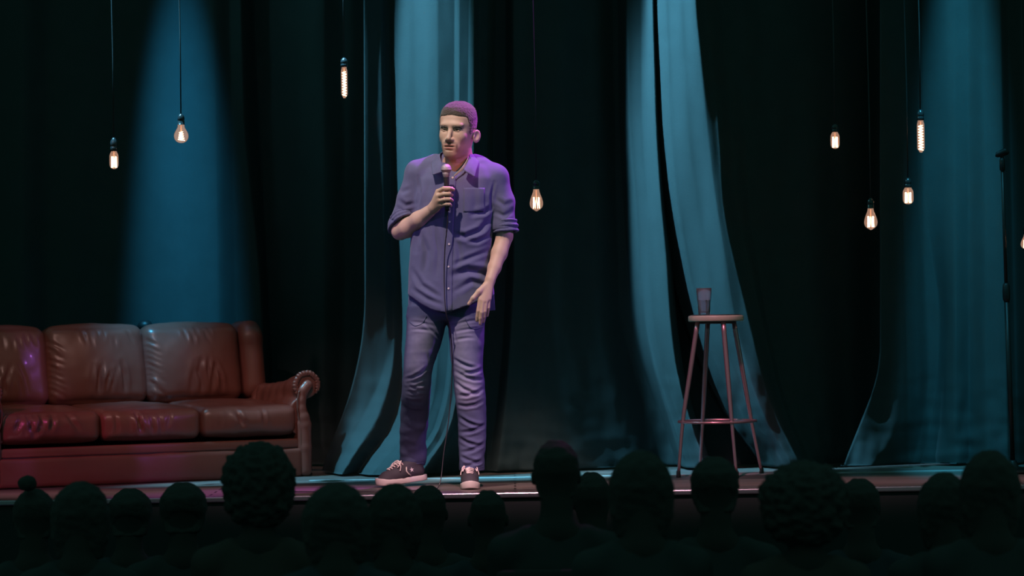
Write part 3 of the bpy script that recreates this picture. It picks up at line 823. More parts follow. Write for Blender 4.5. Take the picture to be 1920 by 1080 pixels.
# back panel
V, F, U = puff(TW - .06, .10, .66, .04, (0, .01, .0), 60, 6, 30)
V = V @ np.array(Matrix.Rotation(math.radians(-9), 3, 'X')).T + np.array([-TW / 2, .80, .43]); link('back_panel', mesh_np('back_panel', V, F), M_leather, sofa)
for sx_ in (0, 1):
    mir = -1 if sx_ else 1; ox = -TW if sx_ else 0.0
    def A_(x, y, z): return np.array([(ox + mir * x), y, z])
    # arm wall and roll: flares outward toward the front
    def wallx(y): return -.075 + .02 * y
    v = Vol((min(A_(-.30, 0, 0)[0], A_(.16, 0, 0)[0]), -.02, .10), (max(A_(-.30, 0, 0)[0], A_(.16, 0, 0)[0]), .86, .62), .007)
    for t in np.linspace(0, 1, 9)[:-1]:
        t2 = t + .125
        def cc(t):
            y = .05 + t * .66; f = max(0, 1 - t * 1.7)
            return A_(-.045 + .040 * f * f, y, .430 + .048 * f * f), .052 + .016 * f * f
        (a, ra), (b, rb) = cc(t), cc(t2)
        v.cone(a, b, ra, rb, .02)
        v.cone(A_(-.062, .05 + t * .66, .15), A_(-.062, .05 + t2 * .66, .15), .040, .040, .02)
        v.cone(A_(-.062, .05 + t * .66, .26), A_(-.062, .05 + t2 * .66, .26), .036, .036, .06)
        v.cone(A_(-.060, .05 + t * .66, .36), A_(-.060, .05 + t2 * .66, .36), .040, .040, .06)
    v.halfspace((0, .035, 0), (0, -1, 0)); v.halfspace((0, 0, .12), (0, 0, -1))
    V, F = v.skin(); V = relax(V, F, 2)
    N_ = normals_np(V, F)
    V = V + N_ * (fnoise(V, 9, 4.4) * .004)[:, None]
    for (a, b) in (((-.09, .58, .46), (-.10, .52, .34)), ((-.10, .50, .45), (-.10, .47, .36)), ((-.10, .20, .40), (-.10, .32, .34))):
        V = crease(V, N_, [A_(*a), A_(*b)], .012, .008, (-mir, 0, 0))
    arm = link('arm', mesh_np('arm', V, F), M_leather, sofa)
    # scroll: gathered ring and coiled piping on the front of the roll
    sc = A_(-.008, .035, .478)
    pts = []; n = 64
    for i in range(n + 1):
        a = math.radians(-40 + 300 * i / n); rr = .064 + .004 * math.sin(i * 1.9)
        pts.append(sc + np.array([mir * rr * math.cos(math.pi - a) * -1, 0, rr * math.sin(a)]))
    link('scroll_trim', bm_mesh('scroll_trim', tube(pts, [.006, .014] + [.015] * 8 + [.014, .008], 10)), M_leather, arm)
    v = Vol((min(A_(-.12, 0, 0)[0], A_(.10, 0, 0)[0]), -.03, -.01), (max(A_(-.12, 0, 0)[0], A_(.10, 0, 0)[0]), .10, .58), .005)
    fp = [A_(-.010, .02, .476), A_(-.032, .02, .452), A_(-.044, .02, .40), A_(-.044, .02, .355), A_(-.034, .02, .31), A_(-.026, .02, .27), A_(-.026, .02, .15), A_(-.026, .02, .03)]
    v.chain(fp, [.030, .027, .023, .024, .031, .033, .033, .033], .012, flat=((0, 1, 0), 1.25))
    v.box(A_(-.036, .045, .15), (.036, .035, .14), .012, .01)
    v.halfspace((0, 0, .004), (0, 0, -1))
    V, F = v.skin(); V = relax(V, F, 2)
    link('arm_front_post', mesh_np('arm_front_post', V, F), M_leather, sofa)
    pts = catmull([p + np.array([mir * -.030, -.012, 0]) for p in fp[1:]], 5)
    link('piping', bm_mesh('piping', tube(pts, .0035, 8)), M_pipe, arm)
    # wing beside the back cushion
    v = Vol((min(A_(-.22, 0, 0)[0], A_(.06, 0, 0)[0]), .42, .36), (max(A_(-.22, 0, 0)[0], A_(.06, 0, 0)[0]), .96, .86), .007)
    Rw = np.array(Matrix.Rotation(math.radians(-9), 3, 'X') )
    v.box(A_(-.085, .685, .60), (.062, .130, .212), .048, .02, R=Rw)
    v.cone(A_(-.080, .565, .48), A_(-.088, .60, .735), .055, .062, .03)
    v.cone(A_(-.088, .60, .735), A_(-.090, .74, .765), .062, .055, .03)
    V, F = v.skin(); V = relax(V, F, 3)
    N_ = normals_np(V, F)
    V = V + N_ * (fnoise(V, 8, 9.4) * .004)[:, None]
    for zz in (.70, .715):
        V = crease(V, N_, [A_(-.03, .55, zz), A_(-.01, .56, zz + .008)], .006, .004, (mir * .5, -.8, 0))
    wing = link('wing', mesh_np('wing', V, F), M_leather, sofa)
    for yy_ in (.10, .74):
        pass
# feet under the frame
for (x, y) in ((-.05, .06), (-TW + .05, .06), (-.05, .78), (-TW + .05, .78)):
    f = lathe([(.022, 0), (.026, .012), (.026, .115)], 16); bmesh.ops.translate(f, vec=(x, y, 0), verts=f.verts)
    link('foot', bm_mesh('foot', f), M_rub, sofa)

# unidentified dark lump showing just above the sofa back, set on a pole
lp = P(272, 604, 2.10)
v = Vol((-.14, -.12, -.01), (.14, .12, lp[2] + .05), .008)
v.cone((0, 0, 0), (0, 0, .02), .10, .10, .01); v.cone((0, 0, 0), (0, 0, lp[2] - .07), .014, .012, .01)
v.ell((0, 0, lp[2] - .02), (.042, .04, .034), .01); v.cone((-.02, 0, lp[2] - .03), (-.055, 0, lp[2] - .035), .018, .010, .01)
v.halfspace((0, 0, .001), (0, 0, -1))
V, F = v.skin(); V = relax(V, F, 2)
o = link('rounded_stand', mesh_np('rounded_stand', V, F), M_stand); o.location = (lp[0], 2.10, 0)
tag(o, 'small dark rounded top of an object peeking over the sofa back', 'stand')

# ================================================================ THE COMEDIAN
from mathutils.bvhtree import BVHTree
W = lambda px, py, y: P(px, py, y)
MAN_ROOT = np.array([P(846, 915, .1)[0], .1, 0.0])
man = empty('person', tuple(MAN_ROOT), 0, 'man with a microphone standing at centre stage in a purple-blue button shirt and jeans', 'person')
def skin_mat():
    m = mat('skin', (0.58, 0.37, 0.295), 0.50, bump=(220, 0.08, 0.001), vary=(14, 0.06), spec=0.35)
    b = m.node_tree.nodes['Principled BSDF']; b.inputs['Subsurface Weight'].default_value = 0.06; b.inputs['Subsurface Radius'].default_value = (.012, .004, .002)
    mask_mix(m, 'stubble', (0.13, 0.085, 0.075)); mask_mix(m, 'lips', (0.40, 0.17, 0.15)); mask_mix(m, 'mouth_dark', (0.03, 0.012, 0.012)); mask_mix(m, 'nail', (0.66, 0.42, 0.36))
    return m
M_skin = skin_mat()
M_hair = mat('short_brown_hair', (0.075, 0.052, 0.042), 0.75, bump=(300, 0.8, 0.003), vary=(60, 0.35), spec=0.3, sheen=0.3)
M_hair2 = mat('cropped_brown_hair', (0.060, 0.042, 0.034), 0.75, bump=(300, 0.8, 0.003), vary=(60, 0.35), spec=0.3, sheen=0.3)
mask_mix(M_hair2, 'clipped', (0.32, 0.20, 0.16))
M_shirt = mat('shirt_chambray', (0.115, 0.112, 0.215), 0.85, bump=(260, 0.35, 0.0012), vary=(25, 0.12), spec=0.15, sheen=0.1)
M_shirt_in = mat('shirt_inside', (0.36, 0.32, 0.30), 0.85, spec=0.2)
M_jeans = mat('denim', (0.070, 0.075, 0.15), 0.85, bump=(420, 0.25, 0.001), vary=(30, 0.12), spec=0.2)
mask_mix(M_jeans, 'fade_and_light', (0.26, 0.235, 0.36))
M_button = mat('pearl_button', (0.75, 0.62, 0.62), 0.3)
M_canvas = mat('dark_canvas', (0.030, 0.022, 0.030), 0.8, bump=(400, 0.2, 0.0008))
M_rubw = mat('pale_rubber', (0.48, 0.39, 0.37), 0.5)
M_lace = mat('shoelace_cloth', (0.60, 0.45, 0.44), 0.8)
M_eye = mat('eyeball', (0.22, 0.18, 0.17), 0.25)
mask_mix(M_eye, 'iris', (0.035, 0.02, 0.014))

HA = math.radians(-20)
HR = np.array((Matrix.Rotation(HA, 3, 'Z') @ Matrix.Rotation(math.radians(2), 3, 'X') @ Matrix.Rotation(math.radians(4), 3, 'Y')))
HO = W(858.5, 243.5, .035)
def H(x, y, z): return HR @ np.array([x, y, z], float) + HO
#        z      cx  cy    rx    rfront rback
HEAD = [(-.142, 0, -.066, .016, .014, .014), (-.136, 0, -.066, .034, .030, .028), (-.120, 0, -.045, .0495, .056, .050), (-.095, 0, -.02, .0600, .081, .065),
        (-.065, 0, 0, .0685, .099, .070), (-.035, 0, 0, .0745, .097, .085), (-.005, 0, 0, .080, .095, .100), (.025, 0, 0, .083, .100, .112),
        (.055, 0, .002, .083, .101, .114), (.080, 0, .004, .077, .094, .106), (.100, 0, .006, .066, .078, .090), (.116, 0, .008, .050, .056, .068), (.127, 0, .010, .030, .033, .042), (.131, 0, .012, .012, .013, .018)]

lo = np.array([P(722, 600, 0)[0], -.20, .02]); hi = np.array([P(975, 600, 0)[0], .42, P(860, 185, 0)[2]])
B = Vol(lo, hi, .0033)
B.loft(HEAD, .01, R=HR, o=HO, power=2.15)
# face
B.ell(H(0, -.086, .022), (.055, .022, .016), .02, R=HR)                     # brow
for s_ in (-1, 1):
    B.ell(H(s_ * .037, -.070, -.032), (.024, .021, .024), .035, R=HR)       # cheek
    B.ell(H(s_ * .034, -.110, .000), (.0215, .021, .0120), .010, 'sub', R=HR)   # eye socket
B.cone(H(0, -.093, .012), H(0, -.122, -.044), .0085, .0115, .012)           # nose
for s_ in (-1, 1):
    B.ell(H(s_ * .0130, -.108, -.048), (.0090, .012, .0085), .006, R=HR)
    B.ell(H(s_ * .0075, -.120, -.0585), (.0035, .005, .003), .003, 'sub', R=HR)
B.ell(H(0, -.090, -.083), (.040, .022, .028), .025, R=HR)                   # muzzle
B.ell(H(0, -.105, -.0745), (.030, .010, .0056), .004, R=HR)                 # upper lip
B.ell(H(0, -.104, -.0885), (.025, .010, .0072), .004, R=HR)                 # lower lip
B.ell(H(0, -.112, -.0815), (.028, .013, .0026), .003, 'sub', R=HR)          # parted mouth
B.ell(H(0, -.106, -.0995), (.017, .006, .0035), .006, 'sub', R=HR)
B.ell(H(0, -.088, -.121), (.026, .020, .018), .02, R=HR)                    # chin
for s_ in (-1, 1):                                                          # lids
    B.chain([H(s_ * .0190, -.0935, .001), H(s_ * .027, -.0980, .0052), H(s_ * .037, -.0970, .0056), H(s_ * .0485, -.086, .001)], [.0026, .0037, .0036, .0028], .004)
    B.chain([H(s_ * .0190, -.0935, .000), H(s_ * .028, -.0955, -.0060), H(s_ * .038, -.0945, -.0062), H(s_ * .0485, -.086, .000)], [.0022, .0026, .0026, .0024], .004)
    er = HR @ np.array(Matrix.Rotation(-s_ * math.radians(30), 3, 'Z') @ Matrix.Rotation(math.radians(-12), 3, 'X'))
    B.ell(H(s_ * .092, .014, -.028), (.0070, .025, .033), .005, R=er)
    B.ell(H(s_ * .092, .014, -.028) + er @ np.array([s_ * .0085, -.003, .004]), (.0090, .0150, .0215), .002, 'sub', R=er)
    B.ell(H(s_ * .084, -.003, -.030), (.005, .005, .009), .004, R=er)
# neck and body core
B.cone(H(0, .030, -.075), W(858, 315, .085), .058, .068, .018)
B.cone(W(840, 318, .09), W(792, 332, .08), .05, .045, .03); B.cone(W(880, 318, .09), W(928, 334, .08), .05, .045, .03)
B.ell(W(850, 385, .075), (.150, .085, .22), .03)
B.ell(W(848, 520, .085), (.140, .085, .20), .03)
B.cone(W(861, 298, .055), W(853, 324, .043), .058, .058, .03)
# image-left arm, bent up to the microphone
B.chain([W(785, 332, .08), W(768, 380, .09), W(753, 428, .10)], [.048, .042, .040], .02)
WL = W(813, 390, -.065)
B.chain([W(750, 434, .10), W(765, 427, .055), W(785, 412, -.005), WL], [.043, .045, .039, .026], .018)
mcp = [W(821, 359, -.112), W(821, 367.5, -.118), W(824, 376, -.117), W(829, 384, -.110)]
for i, q in enumerate(mcp):
    B.cone(WL + (q - WL) * .12, q, .020, .0125, .014)
B.cone(WL, W(826, 373, -.085), .022, .020, .012)
fl = [[mcp[0], W(832, 353.5, -.139), W(843, 353.5, -.139), W(850, 355.5, -.122)],
      [mcp[1], W(832, 364.0, -.143), W(842, 363.5, -.140), W(847, 366.0, -.118)],
      [mcp[2], W(834, 374.0, -.142), W(843, 373.5, -.138), W(847.5, 376, -.116)],
      [mcp[3], W(836, 383.0, -.137), W(842.5, 383, -.134), W(845.5, 385.5, -.114)]]
for i, q in enumerate(fl):
    r0 = (.0102, .0102, .0098, .0088)[i]
    B.chain(q, [r0 * 1.08, r0 * 1.06, r0, r0 * .86], .0025)
B.chain([W(818, 385, -.065), W(829, 372, -.070), W(841, 361, -.080), W(847, 353, -.094)], [.017, .014, .0105, .0085], .006)
# image-right arm hanging, hand on the thigh
B.chain([W(930, 334, .08), W(942, 385, .07), W(947, 440, .06)], [.047, .042, .040], .02)
WR = W(919.5, 523, -.045)
B.chain([W(945, 447, .06), W(936, 475, .03), W(927, 502, -.010), WR], [.040, .038, .031, .0255], .015, flat=((.3, 1, .2), 1.1))
mr = [W(900, 562, -.088), W(905.5, 565, -.091), W(911.5, 564.5, -.086), W(917, 561, -.076)]
for q in mr:
    B.cone(WR + (q - WR) * .1, q, .0185, .0118, .012, flat=((0, 1, 0.2), 1.15))
fr = [[mr[0], W(896.5, 583, -.094), W(895, 593, -.088), W(894, 601, -.082)],
      [mr[1], W(903, 586, -.098), W(901.5, 597, -.092), W(900.5, 607, -.084)],
      [mr[2], W(909, 584, -.092), W(907.5, 594, -.086), W(906, 603, -.078)],
      [mr[3], W(916, 577, -.080), W(914.5, 585, -.074), W(913.5, 592, -.068)]]
for i, q in enumerate(fr):
    r0 = (.0092, .0095, .0092, .0080)[i]
    B.chain(q, [r0 * 1.15, r0 * 1.03, r0 * .98, r0 * .84], .0022)
B.chain([W(911, 535, -.060), W(898, 547, -.086), W(887, 559, -.097), W(879, 570, -.096)], [.0165, .0135, .0108, .0085], .008)
# legs (inside the jeans)
B.chain([W(805, 600, .08), W(781, 735, .16), W(776, 850, .34), W(778, 882, .375)], [.070, .045, .032, .034], .03)
B.chain([W(875, 600, .06), W(882, 735, .05), W(884, 860, .10), W(882, 888, .12)], [.070, .045, .032, .034], .03)
V, F = B.skin(); del B
V = relax(V, F, 1, .35)
L = (V - HO) @ HR            # head-local coordinates for marks on the face
def lobe(x0, z0, rx, rz, p=2.0): return np.exp(-((np.abs((L[:, 0] - x0) / rx) ** p + np.abs((L[:, 2] - z0) / rz) ** p)))
fm = (L[:, 1] < -.05) & (L[:, 2] < .05) & (L[:, 2] > -.15)
stub = np.maximum.reduce([1.0 * lobe(0, -.0655, .038, .0068, 3), .9 * lobe(-.0365, -.080, .005, .016, 3), .9 * lobe(.0365, -.080, .005, .016, 3), .75 * lobe(0, -.120, .034, .017, 3), .55 * lobe(0, -.1, .008, .006)]) * fm
jaw = np.clip((-L[:, 2] - .075) / .03, 0, 1) * (L[:, 1] < .04) * (L[:, 2] > -.16) * (np.linalg.norm(L, axis=1) < .19)
stub = np.maximum(stub, .42 * jaw)
lips = np.maximum(lobe(0, -.0745, .031, .0052, 3), lobe(0, -.089, .026, .0065, 3)) * fm * (L[:, 1] < -.092)
md = lobe(0, -.0815, .028, .0030, 4) * fm * (L[:, 1] < -.08)
tips = [q[-1] for q in fr]
nail = np.zeros(len(V))
for tp in tips: nail = np.maximum(nail, (np.linalg.norm(V - (tp + np.array([0, -.008, .004])), axis=1) < .0065) * 1.0)
me = mesh_np('body', V - MAN_ROOT, F)
set_mask(me, 'stubble', np.clip(stub, 0, 1)); set_mask(me, 'lips', np.clip(lips, 0, 1) * (md < .5)); set_mask(me, 'mouth_dark', np.clip(md, 0, 1)); set_mask(me, 'nail', nail * .8)
body = link('body', me, M_skin, man)
# eyes
for s_ in (-1, 1):
    c = H(s_ * .034, -.0815, -.0005)
    bm = bmesh.new(); bmesh.ops.create_uvsphere(bm, u_segments=32, v_segments=24, radius=.0135)
    me = bm_mesh('eye', bm)
    co = np.array([v.co[:] for v in me.vertices]); g = HR @ np.array([-.22, -1, .02]); g /= np.linalg.norm(g)
    ang = np.arccos(np.clip((co / .0135) @ g, -1, 1)); set_mask(me, 'iris', (ang < .62) * 1.0)
    o = link('eye', me, M_eye, man); o.location = c - MAN_ROOT
# eyebrows
for s_ in (-1, 1):
    v = Vol(H(0, 0, 0) - .14, H(0, 0, 0) + .14, .0028)
    v.chain([H(s_ * .014, -.103, .0090), H(s_ * .030, -.1035, .0140), H(s_ * .044, -.097, .0145), H(s_ * .055, -.085, .006)], [.0040, .0052, .0046, .0024], .004)
    a, b = v.skin(); link('eyebrow', mesh_np('eyebrow', relax(a, b, 1) - MAN_ROOT, b), M_hair, man)
# hair
v = Vol(HO - .17, HO + .17, .003)
HS = [(z + .004 + .004 * (z > .07), cx, cy, rx + .0025 + .003 * (z > .09), rf + .0022 + .004 * (z > .09), rb + .004) for (z, cx, cy, rx, rf, rb) in HEAD]
v.loft(HS, .01, R=HR, o=HO, power=2.15)
def cut(A, X, Y, Z):
    x, y, z = X - HO[0], Y - HO[1], Z - HO[2]
    lx = HR[0, 0] * x + HR[1, 0] * y + HR[2, 0] * z; ly = HR[0, 1] * x + HR[1, 1] * y + HR[2, 1] * z; lz = HR[0, 2] * x + HR[1, 2] * y + HR[2, 2] * z
    hl = np.interp(ly, [-.13, -.085, -.068, -.058, -.050, -.040, -.022, -.012, .03, .04, .13], [.071, .070, .070, .062, .035, -.012, -.022, .010, .014, -.050, -.060]).astype(np.float32)
    hl = hl + .003 * np.cos(lx * 60) * (ly < -.06) - .002 + .0011 * np.sin(lx * 520) 
    d = (hl - lz) * .8
    return np.maximum(A, d)
v.field(cut)
a, b = v.skin(); a = relax(a, b, 1); n_ = normals_np(a, b)
a = a + n_ * (fnoise(a, 160, 3.) * .0016)[:, None]
lz_ = ((a - HO) @ HR)[:, 2]; ly_ = ((a - HO) @ HR)[:, 1]
mh = mesh_np('hair', a - MAN_ROOT, b); set_mask(mh, 'clipped', np.clip((.060 - lz_) / .055, 0, 1) * .85)
link('hair', mh, M_hair2, man)

# ---- shirt
def sec(py, xl, xr, yc, rf, rb):
    p, q = W(xl, py, yc), W(xr, py, yc)
    return ((p[2] + q[2]) / 2, (p[0] + q[0]) / 2, yc, (q[0] - p[0]) / 2, rf, rb)
lo = np.array([P(716, 600, 0)[0], -.16, P(850, 605, 0)[2]]); hi = np.array([P(982, 600, 0)[0], .30, P(860, 272, 0)[2]])
S = Vol(lo, hi, .0042)
S.loft([sec(306, 812, 904, .085, .070, .080), sec(318, 792, 922, .082, .092, .095), sec(335, 780, 932, .078, .112, .105), sec(370, 776, 928, .075, .124, .110), sec(420, 772, 923, .075, .122, .105),
        sec(470, 769, 921, .075, .122, .105), sec(520, 767, 923, .075, .126, .110), sec(560, 765, 928, .075, .134, .118), sec(602, 763, 932, .075, .138, .122)], .02, power=2.4)
S.chain([W(838, 303, .10), W(818, 309, .095), W(784, 325, .08)], [.036, .046, .063], .03)
S.chain([W(882, 303, .10), W(896, 311, .095), W(929, 333, .08)], [.036, .046, .062], .03)
A1 = Vol(lo, hi, .0042)
A1.chain([W(785, 328, .08), W(767, 375, .088), W(752, 422, .10), W(747, 450, .11)], [.064, .061, .058, .056], .02)
nl = np.array([.45, -.45, -.88]); A1.halfspace(W(752, 418, .09), nl)
A2 = Vol(lo, hi, .0042)
A2.chain([W(928, 336, .08), W(943, 380, .07), W(947, 425, .06), W(948, 460, .055)], [.064, .056, .052, .052], .02)
A2.halfspace(W(948, 432, .06), (0, -.1, -1))
for Q in (A1, A2):
    kk = .022; hh = np.maximum(kk - np.abs(S.A - Q.A), 0) / kk; S.A = np.minimum(S.A, Q.A) - hh * hh * kk * .25
# shirt-tail hem
hx = [P(x, 590, 0)[0] for x in (755, 766, 789, 811, 838, 853, 887, 912, 935)]
hz = [P(800, y, 0)[2] for y in (546, 552, 569, 581, 587, 583, 571, 560, 552)]
def hem(A, X, Y, Z):
    z = np.interp(X + 0 * Y, hx, hz)
    z = np.where(Y > .09, P(800, 585, 0)[2], z)
    return np.maximum(A, (z - Z))
S.field(hem)
# neck opening
S.cone(W(852, 329, -.07), W(860, 270, .06), .014, .080, .006, 'sub')
S.cone(W(861, 300, .085), W(862, 270, .085), .064, .074, .006, 'sub')
V, F = S.skin(); del S, A1, A2
V = relax(V, F, 2, .5)
N = normals_np(V, F); N /= np.linalg.norm(N, axis=1, keepdims=True) + 1e-9
V = V + N * (fnoise(V, (9, 9, 5), 1.3) * .006 + fnoise(V, (22, 22, 12), 5.3) * .003)[:, None]
def cz(px_list, y=-.05): return [W(a, b, y) for a, b in px_list]
shirt_creases = [
    ([(921, 386), (908, 398), (884, 402)], .010, .010), ([(919, 410), (900, 432), (872, 444), (856, 440)], .012, .012), ([(918, 440), (895, 452), (872, 452)], .010, .007),
    ([(846, 517), (878, 507), (905, 510), (922, 524)], .015, .014), ([(852, 496), (880, 484), (915, 470)], .010, .006), ([(850, 548), (885, 527), (920, 540)], .011, .006),
    ([(776, 395), (783, 430), (780, 470)], .012, .009), ([(790, 440), (800, 470), (796, 510)], .012, .007), ([(772, 505), (790, 535), (822, 556)], .011, .007), ([(770, 540), (800, 560), (830, 572)], .010, .005),
    ([(784, 330), (787, 360), (782, 392)], .007, .008), ([(927, 340), (921, 365), (921, 400)], .007, .008),
    ([(742, 372), (760, 384), (778, 380)], .010, .006), ([(734, 396), (752, 402), (772, 392)], .009, .006), ([(738, 350), (755, 358), (770, 352)], .010, .004),
    ([(928, 396), (944, 404), (962, 396)], .009, .006), ([(930, 372), (946, 384), (964, 376)], .010, .005),
    ([(806, 330), (800, 370), (806, 410)], .012, .004), ([(888, 340), (892, 380), (884, 410)], .012, .003), ([(815, 420), (822, 470), (818, 520)], .010, .005), ([(858, 450), (862, 480), (856, 505)], .010, .004)]
for pl, wd, dp in shirt_creases:
    V = crease(V, N, cz(pl), wd, dp)
V = relax(V, F, 1, .4)
shirt = link('shirt', mesh_np('shirt', V - MAN_ROOT, F), M_shirt, man)
shirt_tree = BVHTree.FromPolygons([Vector(p) for p in V], [tuple(f) for f in F])
def onto(tree, px, py, off=.0015, fallback=-.05):
    d = Vector(ray(px, py)).normalized()
    h = tree.ray_cast(Vector(CO), d)
    if h[0] is None: return np.array(P(px, py, fallback)), np.array([0, -1, 0.])
    return np.array(h[0]) - np.array(d) * off, np.array(h[1])
def strip(name, tree, rows, m, parent, off=.002, thick=.0012):
    """cloth patch laid on a surface: rows of (x,y) picture places"""
    V = []; nr, nc = len(rows), len(rows[0])
    for r_ in rows:
        for (a, b) in r_: V.append(onto(tree, a, b, off)[0])
    F = [(i * nc + j, i * nc + j + 1, (i + 1) * nc + j + 1, (i + 1) * nc + j) for i in range(nr - 1) for j in range(nc - 1)]
    me = mesh_np(name, np.array(V) - MAN_ROOT, F)
    o = link(name, me, m, parent); md = o.modifiers.new('thickness', 'SOLIDIFY'); md.thickness = thick; md.offset = -1
    return o
def xpl(y): return np.interp(y, [325, 410, 500, 590], [849, 844, 841.5, 841])
rows = [[(xpl(y) + dx, y) for dx in np.linspace(-6.5, 6.5, 6)] for y in np.linspace(330, 584, 70)]
strip('placket', shirt_tree, rows, M_shirt, shirt, .0022, .002)
rows = [[(x, y) for x in np.linspace(869, 909, 14)] for y in np.linspace(352, 398, 14)]
strip('chest_pocket', shirt_tree, rows, M_shirt, shirt, .0005, .0006)
for (bx_, by_) in ((848.5, 333), (845, 375), (843, 416), (842, 458), (841, 500), (841, 541)):
    p, n_ = onto(shirt_tree, bx_, by_, .005)
    b_ = lathe([(.0035, 0), (.0048, .0004), (.0050, .0016), (.0044, .0024), (.0025, .0019), (.0004, .0018)], 16)
    me = bm_mesh('button', b_); o = link('button', me, M_button, shirt)
    o.location = p - MAN_ROOT; o.rotation_euler = (math.pi / 2, 0, 0)
# collar: a band round the neck and two folded leaves with points
def patch(name, corner_rows, m, parent, n=14, thick=.0025):
    """smooth patch through rows of control points"""
    rows = [catmull(r_, 6) for r_ in corner_rows]
    cols = [catmull([r_[k] for r_ in rows], 6) for k in range(len(rows[0]))]
    V = []; nc = len(cols[0]); 
    for c in cols: V += c
    F = [(i * nc + j, i * nc + j + 1, (i + 1) * nc + j + 1, (i + 1) * nc + j) for i in range(len(cols) - 1) for j in range(nc - 1)]
    me = mesh_np(name, np.array(V) - MAN_ROOT, F); o = link(name, me, m, parent)
    md = o.modifiers.new('thickness', 'SOLIDIFY'); md.thickness = thick; md.offset = 0
    return o
# rows run from the front point round to the back of the neck: fold line, then free edge
patch('collar', [[W(834, 321, -.058), W(828, 304, -.025), W(825, 289, .035), W(836, 283, .125), W(860, 281, .150)],
                 [W(827, 323, -.066), W(820, 312, -.040), W(816, 298, .035), W(829, 292, .135), W(860, 290, .165)],
                 [W(811, 328, -.060), W(810, 320, -.036), W(809, 306, .035), W(824, 300, .145), W(860, 299, .175)]], M_shirt, shirt)
patch('collar', [[W(869, 319, -.062), W(877, 303, -.025), W(881, 288, .035), W(876, 283, .125), W(860, 281, .150)],
                 [W(876, 324, -.068), W(884, 311, -.040), W(890, 296, .035), W(886, 290, .140), W(860, 288, .175)],
                 [W(890, 332, -.062), W(893, 319, -.036), W(898, 303, .035), W(892, 299, .150), W(860, 298, .185)]], M_shirt, shirt)
tag(patch('collar_band', [[W(851, 329, -.054), W(868, 311, -.036), W(878, 292, .020), W(873, 284, .11)],
                      [W(851, 332, -.052), W(870, 316, -.034), W(881, 298, .025), W(876, 290, .12)]], M_shirt_in, shirt), 'pale inside of the collar')
# rolled cuffs
def cuff(c, ax, r, h_, seed, hgt=.030):
    ax = np.array(ax, float); ax /= np.linalg.norm(ax)
    c = np.array(c)
    v = Vol(c - .11, c + .11, .0035)
    v.cone(c - ax * .06, c + ax * .06, r, r, .0)
    u = np.cross(ax, [0, 1, 0.3]); u /= np.linalg.norm(u); w_ = np.cross(ax, u)
    ring = lambda off, rr: [c + ax * off + (u * math.cos(a) + w_ * math.sin(a)) * rr for a in np.linspace(0, 2 * math.pi, 25)]
    v.chain(ring(hgt * .8, r - .002), [.009] * 25, .004); v.chain(ring(-hgt * .8, r - .002), [.0075] * 25, .004); v.chain(ring(0, r), [.0075] * 25, .006)
    v.halfspace(c + ax * hgt, ax, .006); v.halfspace(c - ax * hgt, -ax, .006)
    v.cone(c - ax * .09, c + ax * .09, r - .010, r - .010, .004, 'sub')
    a, b = v.skin(); a = relax(a, b, 1); n_ = normals_np(a, b); a = a + n_ * (fnoise(a, 30, seed) * .005)[:, None]
    return link('cuff', mesh_np('cuff', a - MAN_ROOT, b), M_shirt, shirt)
cuff(W(756.5, 408, .088), (.35, -.42, -.90), .0565, 0, 1.0, .022)
cuff(W(948.5, 424.5, .06), (.06, -.12, -1), .0545, 0, 2.0, .031)

# ---- jeans
lo = np.array([P(738, 600, 0)[0], -.16, .03]); hi = np.array([P(930, 600, 0)[0], .42, P(850, 548, 0)[2]])
J = Vol(lo, hi, .0045)
def lsec(py, xl, xr, yc, rf, rb): return sec(py, xl, xr, yc, rf, rb)
J.loft([lsec(552, 772, 922, .08, .105, .110), lsec(575, 766, 917, .08, .105, .118), lsec(592, 764, 912, .08, .100, .118), lsec(600, 768, 908, .08, .085, .11)], .02, power=2.5)
J.loft([lsec(575, 765, 842, .085, .095, .11), lsec(600, 763, 838, .085, .098, .108), lsec(640, 760, 829, .09, .096, .098), lsec(690, 756, 813, .105, .086, .082), lsec(740, 752, 807, .16, .078, .070),
        lsec(790, 751, 803, .24, .066, .070), lsec(840, 750, 799, .32, .058, .066), lsec(873, 751, 797, .365, .062, .066)], .022)
J.loft([lsec(575, 838, 915, .075, .098, .11), lsec(600, 839, 909, .07, .100, .108), lsec(640, 842, 907, .065, .096, .098), lsec(690, 848, 905, .055, .086, .082), lsec(740, 853, 911, .050, .080, .070),
        lsec(790, 858, 912, .065, .066, .068), lsec(840, 860, 910, .085, .058, .064), lsec(882, 861, 908, .10, .062, .070)], .022)
V, F = J.skin(); del J
V = relax(V, F, 2, .5)
N = normals_np(V, F); N /= np.linalg.norm(N, axis=1, keepdims=True) + 1e-9
low = np.clip((W(800, 770, 0)[2] - V[:, 2]) / .25, 0, 1)
V = V + N * (fnoise(V, (10, 10, 7), 2.3) * .004 + fnoise(V, (14, 14, 26), 7.7) * (.0025 + .004 * low))[:, None]
jr = random.Random(4)
jc = []
def fold(x0, y0, x1, y1, bow, wd, dp): jc.append(([(x0, y0), (x0 * .65 + x1 * .35, y0 * .65 + y1 * .35 + bow), (x0 * .3 + x1 * .7, y0 * .3 + y1 * .7 + bow), (x1, y1)], wd, dp))
# knees
for q in ((757, 712, 800, 690, 4), (755, 728, 806, 712, 5), (756, 742, 798, 738, 5), (762, 722, 806, 736, 3), (754, 756, 800, 764, 4), (848, 672, 892, 690, 3), (852, 696, 906, 712, 5), (851, 716, 900, 738, 5), (858, 742, 908, 728, 5), (856, 760, 906, 752, 5), (868, 700, 908, 690, 3)):
    fold(*q, .0075, .008)
